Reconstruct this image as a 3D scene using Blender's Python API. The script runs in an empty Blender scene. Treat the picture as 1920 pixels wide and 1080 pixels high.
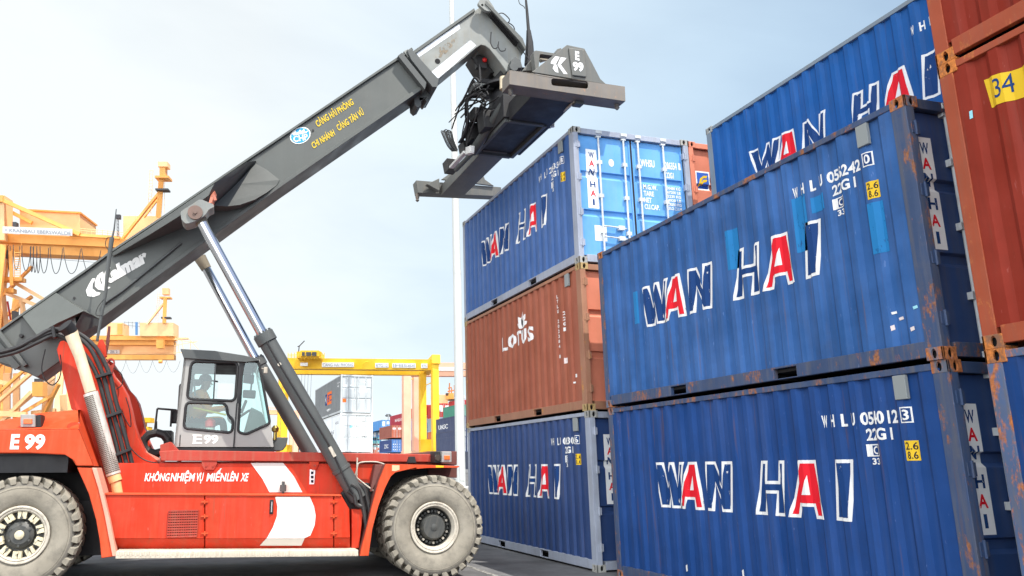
import bpy, bmesh, math, random, unicodedata
from mathutils import Vector, Matrix
from mathutils.geometry import tessellate_polygon
random.seed(7)
R = math.radians
scene = bpy.context.scene
COL = scene.collection

# ------------------------------------------------------------------ camera
CF, CPITCH, CROLL, CYAW, CH, CX, CY = 1479.9, .225, -.005, .286, 1.649, 785.5, 540.0   # fitted to the container corners (1920 px wide)
cF = Vector((math.sin(CYAW)*math.cos(CPITCH), math.cos(CYAW)*math.cos(CPITCH), math.sin(CPITCH)))
_r = Vector((math.cos(CYAW), -math.sin(CYAW), 0)); _u = _r.cross(cF)
cR = _r*math.cos(CROLL)+_u*math.sin(CROLL); cU = _u*math.cos(CROLL)-_r*math.sin(CROLL)
cO = Vector((0, 0, CH))
cam = bpy.data.cameras.new('camera'); camo = bpy.data.objects.new('camera', cam); COL.objects.link(camo)
cam.sensor_width = 36; cam.lens = CF/1920*36; cam.shift_x = (960-CX)/1920; cam.shift_y = 0
cam.clip_start = .05; cam.clip_end = 6000
camo.matrix_world = Matrix(((cR.x, cU.x, -cF.x, 0), (cR.y, cU.y, -cF.y, 0), (cR.z, cU.z, -cF.z, CH), (0, 0, 0, 1)))
scene.camera = camo
def ray(x, y): return cF*CF+cR*(x-CX)+cU*(CY-y)
def on_plane(x, y, p, n):
    d = ray(x, y); return cO+d*((p-cO).dot(n)/d.dot(n))
def at_y(x, y, wy): return on_plane(x, y, Vector((0, wy, 0)), Vector((0, 1, 0)))
def at_depth(x, y, d): return cO+ray(x, y)*(d/CF)

# ------------------------------------------------------------------ world, sun, exposure
SUN_EL = R(60.5); sd = Vector((.495, -.869, 0))*math.cos(SUN_EL)+Vector((0, 0, math.sin(SUN_EL)))
world = bpy.data.worlds.new('World'); scene.world = world; world.use_nodes = True
wn, wl = world.node_tree.nodes, world.node_tree.links
bg = wn['Background']; bg.inputs['Strength'].default_value = .10
sky = wn.new('ShaderNodeTexSky'); sky.sky_type = 'NISHITA'; sky.sun_disc = False
sky.sun_elevation = SUN_EL; sky.sun_rotation = R(150.3); sky.air_density = 1.0; sky.dust_density = 1.2; sky.ozone_density = 1.5
tc = wn.new('ShaderNodeTexCoord'); sep = wn.new('ShaderNodeSeparateXYZ'); wl.new(tc.outputs['Generated'], sep.inputs[0])
add = wn.new('ShaderNodeMath'); add.operation = 'ADD'; add.inputs[1].default_value = .28; wl.new(sep.outputs['Z'], add.inputs[0])
dvx = wn.new('ShaderNodeVectorMath'); dvx.operation = 'DIVIDE'
cmb = wn.new('ShaderNodeCombineXYZ')
for k in 'XYZ': wl.new(add.outputs[0], cmb.inputs[k])
wl.new(tc.outputs['Generated'], dvx.inputs[0]); wl.new(cmb.outputs[0], dvx.inputs[1])
mp = wn.new('ShaderNodeMapping'); mp.inputs['Rotation'].default_value = (0, 0, R(28)); mp.inputs['Scale'].default_value = (1.1, 1.7, 1); wl.new(dvx.outputs[0], mp.inputs[0])
cn = wn.new('ShaderNodeTexNoise'); cn.inputs['Scale'].default_value = 1.25; cn.inputs['Detail'].default_value = 7; cn.inputs['Roughness'].default_value = .52; cn.inputs['Distortion'].default_value = .35
wl.new(mp.outputs[0], cn.inputs['Vector'])
cr = wn.new('ShaderNodeValToRGB'); cr.color_ramp.elements[0].position = .34; cr.color_ramp.elements[1].position = .66
cr.color_ramp.elements[0].color = (.76, .76, .76, 1); cr.color_ramp.elements[1].color = (.95, .95, .95, 1)
wl.new(cn.outputs['Fac'], cr.inputs[0])
# the hazy cloud sheet lies over the northern and western sky (ahead and left); overhead and behind it is clear
g1 = wn.new('ShaderNodeMath'); g1.operation = 'MULTIPLY_ADD'; g1.inputs[1].default_value = -.55; g1.inputs[2].default_value = .20; wl.new(sep.outputs['X'], g1.inputs[0])
g2 = wn.new('ShaderNodeMath'); g2.operation = 'MULTIPLY_ADD'; g2.inputs[1].default_value = -.30; wl.new(sep.outputs['Z'], g2.inputs[0]); wl.new(g1.outputs[0], g2.inputs[2])
g3 = wn.new('ShaderNodeMath'); g3.operation = 'ADD'; g3.use_clamp = True; wl.new(g2.outputs[0], g3.inputs[0]); wl.new(cr.outputs[0], g3.inputs[1])
dt = wn.new('ShaderNodeVectorMath'); dt.operation = 'DOT_PRODUCT'; dt.inputs[1].default_value = (-.35, .90, -.25); wl.new(tc.outputs['Generated'], dt.inputs[0])
g4 = wn.new('ShaderNodeMapRange'); g4.interpolation_type = 'SMOOTHSTEP'; g4.inputs['From Min'].default_value = -.30; g4.inputs['From Max'].default_value = .38; wl.new(dt.outputs['Value'], g4.inputs['Value'])
g5 = wn.new('ShaderNodeMath'); g5.operation = 'MULTIPLY'; wl.new(g3.outputs[0], g5.inputs[0]); wl.new(g4.outputs[0], g5.inputs[1])
mx = wn.new('ShaderNodeMix'); mx.data_type = 'RGBA'; wl.new(g5.outputs[0], mx.inputs['Factor']); wl.new(sky.outputs[0], mx.inputs['A'])
bx = wn.new('ShaderNodeMapRange'); bx.inputs['From Min'].default_value = .05; bx.inputs['From Max'].default_value = .70; wl.new(sep.outputs['X'], bx.inputs['Value'])
cb = wn.new('ShaderNodeMix'); cb.data_type = 'RGBA'; wl.new(bx.outputs[0], cb.inputs['Factor']); cb.inputs['A'].default_value = (7.2, 7.65, 7.8, 1); cb.inputs['B'].default_value = (6.5, 8.5, 9.9, 1); wl.new(cb.outputs['Result'], mx.inputs['B'])
# bright patch added to the unseen south-western sky to brighten the containers' long sides
db = wn.new('ShaderNodeVectorMath'); db.operation = 'DOT_PRODUCT'; db.inputs[1].default_value = Vector((-.70, -.85, .35)).normalized(); wl.new(tc.outputs['Generated'], db.inputs[0])
bm = wn.new('ShaderNodeMapRange'); bm.interpolation_type = 'SMOOTHSTEP'; bm.inputs['From Min'].default_value = .62; bm.inputs['From Max'].default_value = .92; bm.inputs['To Max'].default_value = 1; wl.new(db.outputs['Value'], bm.inputs['Value'])
mb2 = wn.new('ShaderNodeMix'); mb2.data_type = 'RGBA'; wl.new(bm.outputs[0], mb2.inputs['Factor']); wl.new(mx.outputs['Result'], mb2.inputs['A']); mb2.inputs['B'].default_value = (31, 32, 33, 1)
wl.new(mb2.outputs['Result'], bg.inputs['Color'])
sl = bpy.data.lights.new('sun', 'SUN'); sl.energy = 4.6; sl.angle = R(.5); sl.color = (1, .955, .88)
so = bpy.data.objects.new('sun', sl); COL.objects.link(so); so.rotation_euler = (-sd).to_track_quat('-Z', 'Y').to_euler(); so.location = (0, 0, 60)
scene.view_settings.view_transform = 'Standard'; scene.view_settings.look = 'None'; scene.view_settings.gamma = 1; scene.view_settings.exposure = .42

# ------------------------------------------------------------------ helpers
class MB:
    def __init__(s): s.v = []; s.f = []; s.m = []
    def add(s, vs, fs, m=0):
        o = len(s.v); s.v += [tuple(v) for v in vs]; s.f += [[i+o for i in f] for f in fs]; s.m += [m]*len(fs); return s
    def box(s, x0, x1, y0, y1, z0, z1, m=0):
        return s.add([(x0, y0, z0), (x1, y0, z0), (x1, y1, z0), (x0, y1, z0), (x0, y0, z1), (x1, y0, z1), (x1, y1, z1), (x0, y1, z1)],
                     [(0, 3, 2, 1), (4, 5, 6, 7), (0, 1, 5, 4), (1, 2, 6, 5), (2, 3, 7, 6), (3, 0, 4, 7)], m)
    def prism(s, poly, y0, y1, m=0, holes=()):      # poly in (x, z); y0/y1 numbers or one value per vertex
        n = len(poly)
        a = y0 if isinstance(y0, (list, tuple)) else [y0]*n
        vs = [(p[0], a[i], p[1]) for i, p in enumerate(poly)]+[(p[0], y1, p[1]) for p in poly]
        fs = [(i, (i+1) % n, n+(i+1) % n, n+i) for i in range(n)]
        if not holes:
            tri = tessellate_polygon([[Vector((p[0], p[1], 0)) for p in poly]])
            for t in tri: fs += [tuple(t), tuple(n+k for k in reversed(t))]
            return s.add(vs, fs, m)
        loops = [[Vector((p[0], p[1], 0)) for p in poly]]+[[Vector((p[0], p[1], 0)) for p in h] for h in holes]
        flat = [p for l in loops for p in l]; N = len(flat); tri = tessellate_polygon(loops)
        vs = [(p.x, y0, p.y) for p in flat]+[(p.x, y1, p.y) for p in flat]; fs = []
        for t in tri: fs += [tuple(t), tuple(N+k for k in reversed(t))]
        o = 0
        for l in loops:
            k = len(l); fs += [(o+i, o+(i+1) % k, N+o+(i+1) % k, N+o+i) for i in range(k)]; o += k
        return s.add(vs, fs, m)
    def face(s, pts, m=0): return s.add(pts, [tuple(range(len(pts)))], m)
    def tube(s, path, r, n=10, m=0, cap=True, twist=0):
        path = [Vector(p) for p in path]; k = len(path); rs = r if isinstance(r, (list, tuple)) else [r]*k
        t0 = (path[1]-path[0]).normalized(); a = t0.orthogonal().normalized(); vs = []
        for i, p in enumerate(path):
            t = (path[min(i+1, k-1)]-path[max(i-1, 0)]).normalized()
            a = (a-t*a.dot(t)).normalized(); b = t.cross(a)
            for j in range(n):
                w = 2*math.pi*(j+twist)/n; vs.append(p+(a*math.cos(w)+b*math.sin(w))*rs[i])
        fs = [(i*n+j, i*n+(j+1) % n, (i+1)*n+(j+1) % n, (i+1)*n+j) for i in range(k-1) for j in range(n)]
        if cap: fs += [tuple(reversed(range(n))), tuple((k-1)*n+j for j in range(n))]
        return s.add(vs, fs, m)
    def bar(s, p0, p1, w, h, m=0, up=(0, 0, 1)):      # square bar between two points
        p0, p1 = Vector(p0), Vector(p1); t = (p1-p0).normalized(); up = Vector(up)
        if abs(t.dot(up)) > .97: up = Vector((0, 1, 0))
        a = t.cross(up).normalized(); b = a.cross(t)
        vs = [p+a*(i*w/2)+b*(j*h/2) for p in (p0, p1) for i, j in ((-1, -1), (1, -1), (1, 1), (-1, 1))]
        return s.add(vs, [(3, 2, 1, 0), (4, 5, 6, 7), (0, 1, 5, 4), (1, 2, 6, 5), (2, 3, 7, 6), (3, 0, 4, 7)], m)
    def lathe(s, prof, c, ax, n=32, m=0, cap=True):      # prof: (radius, height along ax)
        c = Vector(c); ax = Vector(ax).normalized(); a = ax.orthogonal().normalized(); b = ax.cross(a); k = len(prof)
        vs = [c+ax*h+(a*math.cos(2*math.pi*j/n)+b*math.sin(2*math.pi*j/n))*r for r, h in prof for j in range(n)]
        fs = [(i*n+j, i*n+(j+1) % n, (i+1)*n+(j+1) % n, (i+1)*n+j) for i in range(k-1) for j in range(n)]
        if cap: fs += [tuple(reversed(range(n))), tuple((k-1)*n+j for j in range(n))]
        return s.add(vs, fs, m)
    def build(s, name, mats, parent=None, bevel=0, smooth=True, seg=2, norm=True):
        me = bpy.data.meshes.new(name); me.from_pydata(s.v, [], s.f)
        if not isinstance(mats, (list, tuple)): mats = [mats]
        for m in mats: me.materials.append(m)
        me.polygons.foreach_set('material_index', s.m)
        if norm:
            b = bmesh.new(); b.from_mesh(me); bmesh.ops.recalc_face_normals(b, faces=b.faces); b.to_mesh(me); b.free()
        if smooth:
            me.shade_smooth(); me.set_sharp_from_angle(angle=R(34))
        o = bpy.data.objects.new(name, me); COL.objects.link(o)
        if parent: o.parent = parent
        if bevel:
            md = o.modifiers.new('edge', 'BEVEL'); md.width = bevel; md.segments = seg; md.limit_method = 'ANGLE'; md.angle_limit = R(40); md.harden_normals = smooth
        return o
def empty(name, loc, label, cat, group=None, rz=0):
    o = bpy.data.objects.new(name, None); COL.objects.link(o); o.location = loc; o.rotation_euler = (0, 0, rz); o.empty_display_size = .3
    return tag(o, label, cat, group)
def tag(o, label, cat, group=None):
    o['label'] = label; o['category'] = cat
    if group: o['group'] = group
    return o
def round_poly(pts, r, k=5):
    out = []; n = len(pts)
    for i in range(n):
        p = Vector(pts[i]).to_2d(); a = (Vector(pts[i-1]).to_2d()-p); b = (Vector(pts[(i+1) % n]).to_2d()-p)
        rr = min(r, a.length*.48, b.length*.48); p0 = p+a.normalized()*rr; p1 = p+b.normalized()*rr
        for j in range(k+1):
            t = j/k; out.append(tuple(p0*(1-t)**2+p*2*t*(1-t)+p1*t*t))
    return out
def oval(cx, cy, rx, ry, n=14): return [(cx+rx*math.cos(2*math.pi*i/n), cy+ry*math.sin(2*math.pi*i/n)) for i in range(n)]
def spline(pts, k=6):      # Catmull-Rom through points
    P = [Vector(p) for p in pts]; out = []
    for i in range(len(P)-1):
        a, b, c, d = P[max(i-1, 0)], P[i], P[i+1], P[min(i+2, len(P)-1)]
        for j in range(k):
            t = j/k; out.append(.5*((2*b)+(c-a)*t+(2*a-5*b+4*c-d)*t*t+(3*b-a-3*c+d)*t**3))
    return out+[P[-1]]

# ------------------------------------------------------------------ materials
def paint(name, col, rough=.5, spec=.4, fade=.25, dirt=.25, dcol=(.10, .085, .07), rust=0., rcol=(.20, .065, .02), sc=1., metal=0., bump=.0, streak=(7, 7, .45), runs=0., dent=0.):
    m = bpy.data.materials.new(name); m.use_nodes = True; n, l = m.node_tree.nodes, m.node_tree.links; b = n['Principled BSDF']
    b.inputs['Roughness'].default_value = rough; b.inputs['Metallic'].default_value = metal; b.inputs['Specular IOR Level'].default_value = spec
    t = n.new('ShaderNodeTexCoord')
    oi = n.new('ShaderNodeObjectInfo'); off = n.new('ShaderNodeVectorMath'); off.operation = 'MULTIPLY_ADD'
    cm = n.new('ShaderNodeCombineXYZ'); [l.new(oi.outputs['Random'], cm.inputs[k]) for k in 'XYZ']
    l.new(cm.outputs[0], off.inputs[0]); off.inputs[1].default_value = (17, 23, 0); l.new(t.outputs['Object'], off.inputs[2])
    def noise(scale, det, vec, ro=.6):
        q = n.new('ShaderNodeTexNoise'); q.inputs['Scale'].default_value = scale; q.inputs['Detail'].default_value = det; q.inputs['Roughness'].default_value = ro; l.new(vec, q.inputs['Vector']); return q.outputs['Fac']
    def ramp(fac, p0, p1, c0=0., c1=1.):
        q = n.new('ShaderNodeMapRange'); q.inputs['From Min'].default_value = p0; q.inputs['From Max'].default_value = p1; q.inputs['To Min'].default_value = c0; q.inputs['To Max'].default_value = c1; l.new(fac, q.inputs['Value']); return q.outputs[0]
    def mix(f, a, c):
        q = n.new('ShaderNodeMix'); q.data_type = 'RGBA'
        if isinstance(f, float): q.inputs['Factor'].default_value = f
        else: l.new(f, q.inputs['Factor'])
        for k, v in (('A', a), ('B', c)):
            if isinstance(v, tuple): q.inputs[k].default_value = (*v, 1)
            else: l.new(v, q.inputs[k])
        return q.outputs['Result']
    g = sum(col)/3; hi = tuple(min(1, c*1.4+.16*g) for c in col)
    cur = mix(ramp(noise(1.1*sc, 6, off.outputs[0]), .35, .7, 0., fade*2), tuple(col), hi)
    if dirt:
        mp = n.new('ShaderNodeMapping'); mp.inputs['Scale'].default_value = streak; l.new(off.outputs[0], mp.inputs[0])
        cur = mix(ramp(noise(1.3*sc, 7, mp.outputs[0], .65), .47, .78, 0., dirt*1.6), cur, dcol)
        cur = mix(ramp(noise(2.3*sc, 8, off.outputs[0], .7), .52, .8, 0., dirt), cur, dcol)
    if runs:
        mr = n.new('ShaderNodeMapping'); mr.inputs['Scale'].default_value = (11, 11, .42); l.new(off.outputs[0], mr.inputs[0])
        cur = mix(ramp(noise(1.6, 6, mr.outputs[0], .6), .60, .74, 0., runs), cur, (.13, .075, .05))
        md = n.new('ShaderNodeMapping'); md.inputs['Scale'].default_value = (5, 5, .25); l.new(off.outputs[0], md.inputs[0])
        cur = mix(ramp(noise(1.4, 5, md.outputs[0], .6), .52, .72, 0., runs*.55), cur, tuple(min(1, c*1.25+.055) for c in col))
        ms = n.new('ShaderNodeMapping'); ms.inputs['Scale'].default_value = (20, 20, 5); l.new(off.outputs[0], ms.inputs[0])
        cur = mix(ramp(noise(1.5, 3, ms.outputs[0], .5), .70, .74, 0., runs*.7), cur, tuple(min(1, c*1.5+.12) for c in col))
    if rust:
        p = .74-.42*rust
        mp2 = n.new('ShaderNodeMapping'); mp2.inputs['Scale'].default_value = (1, 1, .45); l.new(off.outputs[0], mp2.inputs[0])
        rn = noise(4.5*sc, 9, mp2.outputs[0], .72); vr = mix(ramp(noise(21*sc, 5, off.outputs[0]), .35, .65), rcol, tuple(c*2.1 for c in rcol))
        cur = mix(ramp(rn, p, p+.09, 0., .93), cur, vr)
        l.new(ramp(rn, p, p+.09, rough, .85), b.inputs['Roughness'])
    else:
        l.new(ramp(noise(3*sc, 6, off.outputs[0]), .3, .7, max(.02, rough-.1), min(1, rough+.12)), b.inputs['Roughness'])
    l.new(cur, b.inputs['Base Color'])
    if bump:
        bp = n.new('ShaderNodeBump'); bp.inputs['Strength'].default_value = bump; bp.inputs['Distance'].default_value = .02
        l.new(noise(5*sc, 8, off.outputs[0], .65), bp.inputs['Height']); l.new(bp.outputs[0], b.inputs['Normal'])
    if dent:
        bp = n.new('ShaderNodeBump'); bp.inputs['Strength'].default_value = dent; bp.inputs['Distance'].default_value = .05
        l.new(noise(2.2, 3, off.outputs[0], .5), bp.inputs['Height']); l.new(bp.outputs[0], b.inputs['Normal'])
    return m
def plain(name, col, rough=.5, metal=0., emit=0): 
    m = bpy.data.materials.new(name); m.use_nodes = True; b = m.node_tree.nodes['Principled BSDF']
    b.inputs['Base Color'].default_value = (*col, 1); b.inputs['Roughness'].default_value = rough; b.inputs['Metallic'].default_value = metal
    if emit: b.inputs['Emission Color'].default_value = (*col, 1); b.inputs['Emission Strength'].default_value = emit
    return m
def decal(name, col, wear=.35, rough=.55):      # painted lettering with chips that let the sheet below show
    m = bpy.data.materials.new(name); m.use_nodes = True; n, l = m.node_tree.nodes, m.node_tree.links; b = n['Principled BSDF']
    b.inputs['Base Color'].default_value = (*col, 1); b.inputs['Roughness'].default_value = rough; b.inputs['Specular IOR Level'].default_value = .12
    t = n.new('ShaderNodeTexCoord'); mp = n.new('ShaderNodeMapping'); mp.inputs['Scale'].default_value = (1, 1, .5); l.new(t.outputs['Object'], mp.inputs[0])
    q = n.new('ShaderNodeTexNoise'); q.inputs['Scale'].default_value = 13; q.inputs['Detail'].default_value = 9; q.inputs['Roughness'].default_value = .75; l.new(mp.outputs[0], q.inputs['Vector'])
    r = n.new('ShaderNodeMapRange'); r.inputs['From Min'].default_value = .72-.3*wear; r.inputs['From Max'].default_value = .75-.3*wear; r.inputs['To Min'].default_value = 1; r.inputs['To Max'].default_value = 0
    l.new(q.outputs['Fac'], r.inputs[0]); l.new(r.outputs[0], b.inputs['Alpha'])
    q2 = n.new('ShaderNodeTexNoise'); q2.inputs['Scale'].default_value = 3; q2.inputs['Detail'].default_value = 6; l.new(t.outputs['Object'], q2.inputs['Vector'])
    hm = n.new('ShaderNodeMix'); hm.data_type = 'RGBA'; hm.inputs['A'].default_value = (*[c*.78 for c in col], 1); hm.inputs['B'].default_value = (*col, 1); l.new(q2.outputs['Fac'], hm.inputs['Factor']); l.new(hm.outputs['Result'], b.inputs['Base Color'])
    return m
M = {}
M['white_ink'] = decal('white_ink', (.84, .84, .83), .14); M['red_ink'] = decal('red_ink', (.78, .015, .03), .22); M['navy_ink'] = decal('navy_ink', (.011, .052, .19), .4)
M['black_ink'] = decal('black_ink', (.015, .015, .03), .1); M['yellow_ink'] = decal('yellow_ink', (.80, .52, .03), .15); M['cyan_patch'] = decal('cyan_patch', (.02, .20, .48), .38)
M['plate_white'] = decal('plate_white', (.92, .93, .93), .0); M['grey_plate'] = plain('grey_plate', (.24, .26, .26), .6); M['sticker_cyan'] = plain('sticker_cyan', (.3, .65, .75), .5)
M['logo_blue'] = plain('logo_blue', (.02, .10, .45), .5); M['petal'] = decal('petal', (.80, .70, .68), .25)
M['dark'] = plain('dark_void', (.008, .008, .009), .9); M['rubber_seal'] = plain('rubber_seal', (.015, .015, .016), .6)
M['galv'] = paint('galvanised_bar', (.52, .55, .56), .45, dirt=.3, rust=.12, sc=2)
M['rusty'] = paint('rusted_casting', (.10, .12, .17), .7, dirt=.5, rust=.72, sc=1.6, rcol=(.26, .085, .022), bump=.4)
M['grime'] = paint('greyed_casting', (.30, .30, .28), .6, dirt=.4, rust=.34, sc=2)

# ------------------------------------------------------------------ text to triangles
_tc = {}
def text_tris(s, bold=.012, shear=0., spacing=1.):
    key = (s, bold, shear, spacing)
    if key in _tc: return _tc[key]
    cu = bpy.data.curves.new('txt', 'FONT'); cu.body = s; cu.size = 1; cu.offset = bold; cu.shear = shear; cu.space_character = spacing; cu.resolution_u = 3
    o = bpy.data.objects.new('txt', cu); COL.objects.link(o); dg = bpy.context.evaluated_depsgraph_get(); dg.update()
    me = bpy.data.meshes.new_from_object(o.evaluated_get(dg)); bpy.data.objects.remove(o); me.calc_loop_triangles()
    t = [[(me.vertices[i].co.x, me.vertices[i].co.y) for i in lt.vertices] for lt in me.loop_triangles]; bpy.data.meshes.remove(me)
    xs = [p[0] for q in t for p in q]; ys = [p[1] for q in t for p in q]; _tc[key] = (t, min(xs), max(xs), min(ys), max(ys)); return _tc[key]
def fit_text(s, x0, x1, y0, y1, **k):      # text stretched into a rectangle
    t, a, b, c, d = text_tris(s, **k)
    return [[(x0+(p[0]-a)/(b-a)*(x1-x0), y0+(p[1]-c)/(d-c)*(y1-y0)) for p in q] for q in t]
def quad_text(s, q, **k):      # text into a quad: bottom-left, bottom-right, top-right, top-left (accents stand outside it)
    t, a, b, c, d = text_tris(s, **k); base = ''.join(ch for ch in unicodedata.normalize('NFD', s) if not unicodedata.combining(ch))
    if base != s: _, a, b, c, d = text_tris(base, **k)
    BL, BR, TR, TL = [Vector(p) for p in q]; out = []
    for tr in t:
        row = []
        for p in tr:
            u, v = (p[0]-a)/(b-a), (p[1]-c)/(d-c); w = (BL*(1-u)+BR*u)*(1-v)+(TL*(1-u)+TR*u)*v; row.append(tuple(w))
        out.append(row)
    return out
def poly_tris(p): return [[p[i] for i in t] for t in tessellate_polygon([[Vector((x[0], x[1], 0)) for x in p]])]
def inset(p, d):
    n = len(p); ar = sum(p[i][0]*p[(i+1) % n][1]-p[(i+1) % n][0]*p[i][1] for i in range(n)); sg = 1 if ar > 0 else -1; out = []
    for i in range(n):
        a, b, c = Vector(p[i-1]), Vector(p[i]), Vector(p[(i+1) % n]); e1 = (b-a).normalized(); e2 = (c-b).normalized()
        n1 = Vector((-e1.y, e1.x))*sg; n2 = Vector((-e2.y, e2.x))*sg; bi = (n1+n2)
        bi = bi/max(.55, bi.length_squared/2) if bi.length > 1e-6 else n1
        out.append(tuple(b+bi*d))
    return out
def clip(poly, ax, lim, keep_less):
    out = []; n = len(poly)
    for i in range(n):
        p, q = poly[i], poly[(i+1) % n]; ip = (p[ax] <= lim) == keep_less or p[ax] == lim; iq = (q[ax] <= lim) == keep_less or q[ax] == lim
        if ip: out.append(p)
        if ip != iq:
            t = (lim-p[ax])/(q[ax]-p[ax]); out.append(tuple(p[k]+(q[k]-p[k])*t for k in range(2)))
    return out
def drape(mb, tris, brk, ax, fn, m):
    """lay 2-D triangles on a folded sheet: brk = fold positions along axis ax, fn maps 2-D to 3-D"""
    for t in tris:
        lo = min(p[ax] for p in t); hi = max(p[ax] for p in t)
        for a, b in zip(brk, brk[1:]):
            if b <= lo or a >= hi: continue
            q = clip(clip(t, ax, a, False), ax, b, True)
            if len(q) >= 3: mb.face([fn(p) for p in q], m)

# ------------------------------------------------------------------ ground
mg = paint('asphalt', (.11, .11, .112), .85, spec=.2, fade=.8, dirt=.5, dcol=(.05, .05, .05), sc=.9, bump=.3, streak=(.5, .5, .5), runs=0.)
g = MB(); g.add([(-900, -400, 0), (900, -400, 0), (900, 1500, 0), (-900, 1500, 0)], [(0, 1, 2, 3)])
go = g.build('ground', mg, smooth=False); go['kind'] = 'structure'
ln = MB()
for x0, x1 in ((4.78, 4.88),): ln.box(x0, x1, -2, 60, .002, .005)
lo = ln.build('ground_strip', decal('pale_ground_strip', (.40, .39, .36), .75), smooth=False); lo['kind'] = 'structure'  # one thin pale strip along the ground

# ------------------------------------------------------------------ shipping containers
CW, CL, CHH = 2.438, 6.058, 2.591
def corr(L, pitch=.278, d0=.010, d1=.048, run=.050):
    n = int((L-.36)/pitch); s = (L-n*pitch)/2; out = [(.10, d0)]
    for i in range(n):
        a = s+i*pitch; out += [(a, d0), (a+.074, d0), (a+.074+run, d1), (a+pitch-run, d1)]
    out.append((s+n*pitch, d0))
    out.append((L-.10, d0)); out2 = [out[0]]
    for p in out[1:]:
        if p[0]-out2[-1][0] > 1e-4: out2.append(p)
    return out2
def lerp_prof(pr, s):
    for (a, x), (b, y) in zip(pr, pr[1:]):
        if a <= s <= b: return x+(y-x)*(s-a)/(b-a)
    return pr[0][1] if s < pr[0][0] else pr[-1][1]
def door_prof(H):      # (z, depth from the end plane)
    zt = H-.13; out = [(.17, .075)]
    for c in (.98, 1.72):
        c = c*H/2.591; out += [(c-.085, .075), (c-.045, .115), (c+.035, .115), (c+.055, .075)]
    return out+[(zt, .075)]
W_ = [(0, 1), (.21, 1), (.275, .47), (.385, 1), (.475, 1), (.50, .47), (.575, 1), (.73, 1), (.565, 0), (.39, 0), (.37, .50), (.30, 0), (.125, 0)]
A_ = [(0, 0), (.24, 1), (.47, 1), (.53, 0), (.385, 0), (.365, .20), (.195, .20), (.155, 0)]
AC_ = [(.245, .40), (.345, .40), (.335, .74)]
N_ = [(0, 0), (.075, 1), (.235, 1), (.37, .50), (.41, 1), (.575, 1), (.49, 0), (.345, 0), (.205, .55), (.165, 0)]
H_ = [(0, 0), (.14, 1), (.295, 1), (.255, .63), (.395, .63), (.435, 1), (.57, 1), (.48, 0), (.315, 0), (.35, .40), (.215, .40), (.165, 0)]
I_ = [(0, 0), (.076, 1), (.315, 1), (.225, 0)]
WANHAI = [(W_, 4.855, 'navy_ink', 0), (A_, 4.316, 'red_ink', 1), (N_, 3.72, 'navy_ink', 0), (H_, 2.765, 'navy_ink', 0), (A_, 2.225, 'red_ink', 1), (I_, 1.565, 'navy_ink', 0)]
INK = ['white_ink', 'red_ink', 'navy_ink', 'black_ink', 'yellow_ink', 'cyan_patch', 'plate_white', 'logo_blue', 'petal', 'sticker_cyan']
def mirror(p, s0): return [(s0-q[0], q[1]) for q in p]
def side_text(s, s_left, s_right, z0, z1, **k): return [[(s_left-(p[0]), p[1]) for p in t] for t in fit_text(s, 0, s_left-s_right, z0, z1, **k)]
def rect(s0, s1, z0, z1): return poly_tris([(s0, z0), (s1, z0), (s1, z1), (s0, z1)])
def wanhai_items(code, digit, size='22G1', z0=1.10, h=.62, extra=True):
    it = []
    for P, s0, ink, cnt in WANHAI:
        p = [(s0-u, z0+v*h) for u, v in P]; it.append((poly_tris(p), 'white_ink', 0)); it.append((poly_tris(inset(p, .036)), ink, 1))
        if cnt:
            c = [(s0-u, z0+v*h) for u, v in AC_]; it.append((poly_tris(c), 'white_ink', 2))
    x = 1.57
    for i, ch in enumerate('WHLU'): it.append((side_text(ch, 1.60-.135*i, 1.60-.135*i-.068, 2.055, 2.185, bold=.03), 'white_ink', 0))
    it.append((side_text(code, 1.07, .64, 2.055, 2.185, bold=.03), 'white_ink', 0))
    it.append((rect(.475, .58, 2.05, 2.20), 'white_ink', 0)); it.append((rect(.487, .568, 2.062, 2.188), 'navy_ink', 1)); it.append((side_text(digit, .555, .50, 2.075, 2.175, bold=.02), 'white_ink', 2))
    it.append((side_text(size, 1.04, .73, 1.90, 2.02, bold=.03), 'white_ink', 0))
    it.append((rect(.88, 1.05, 1.745, 1.865), 'white_ink', 0)); it.append((rect(.895, .985, 1.757, 1.853), 'navy_ink', 1)); it.append((side_text('C', .975, .905, 1.765, 1.845, bold=.02), 'white_ink', 2))
    it.append((side_text('33', 1.01, .90, 1.665, 1.73, bold=.03), 'white_ink', 0))
    it.append((rect(.455, .575, 1.70, 1.885), 'yellow_ink', 0)); it.append((side_text('2.6', .565, .465, 1.80, 1.87), 'black_ink', 1)); it.append((side_text('8.6', .555, .475, 1.715, 1.785), 'black_ink', 1))
    return it
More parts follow.
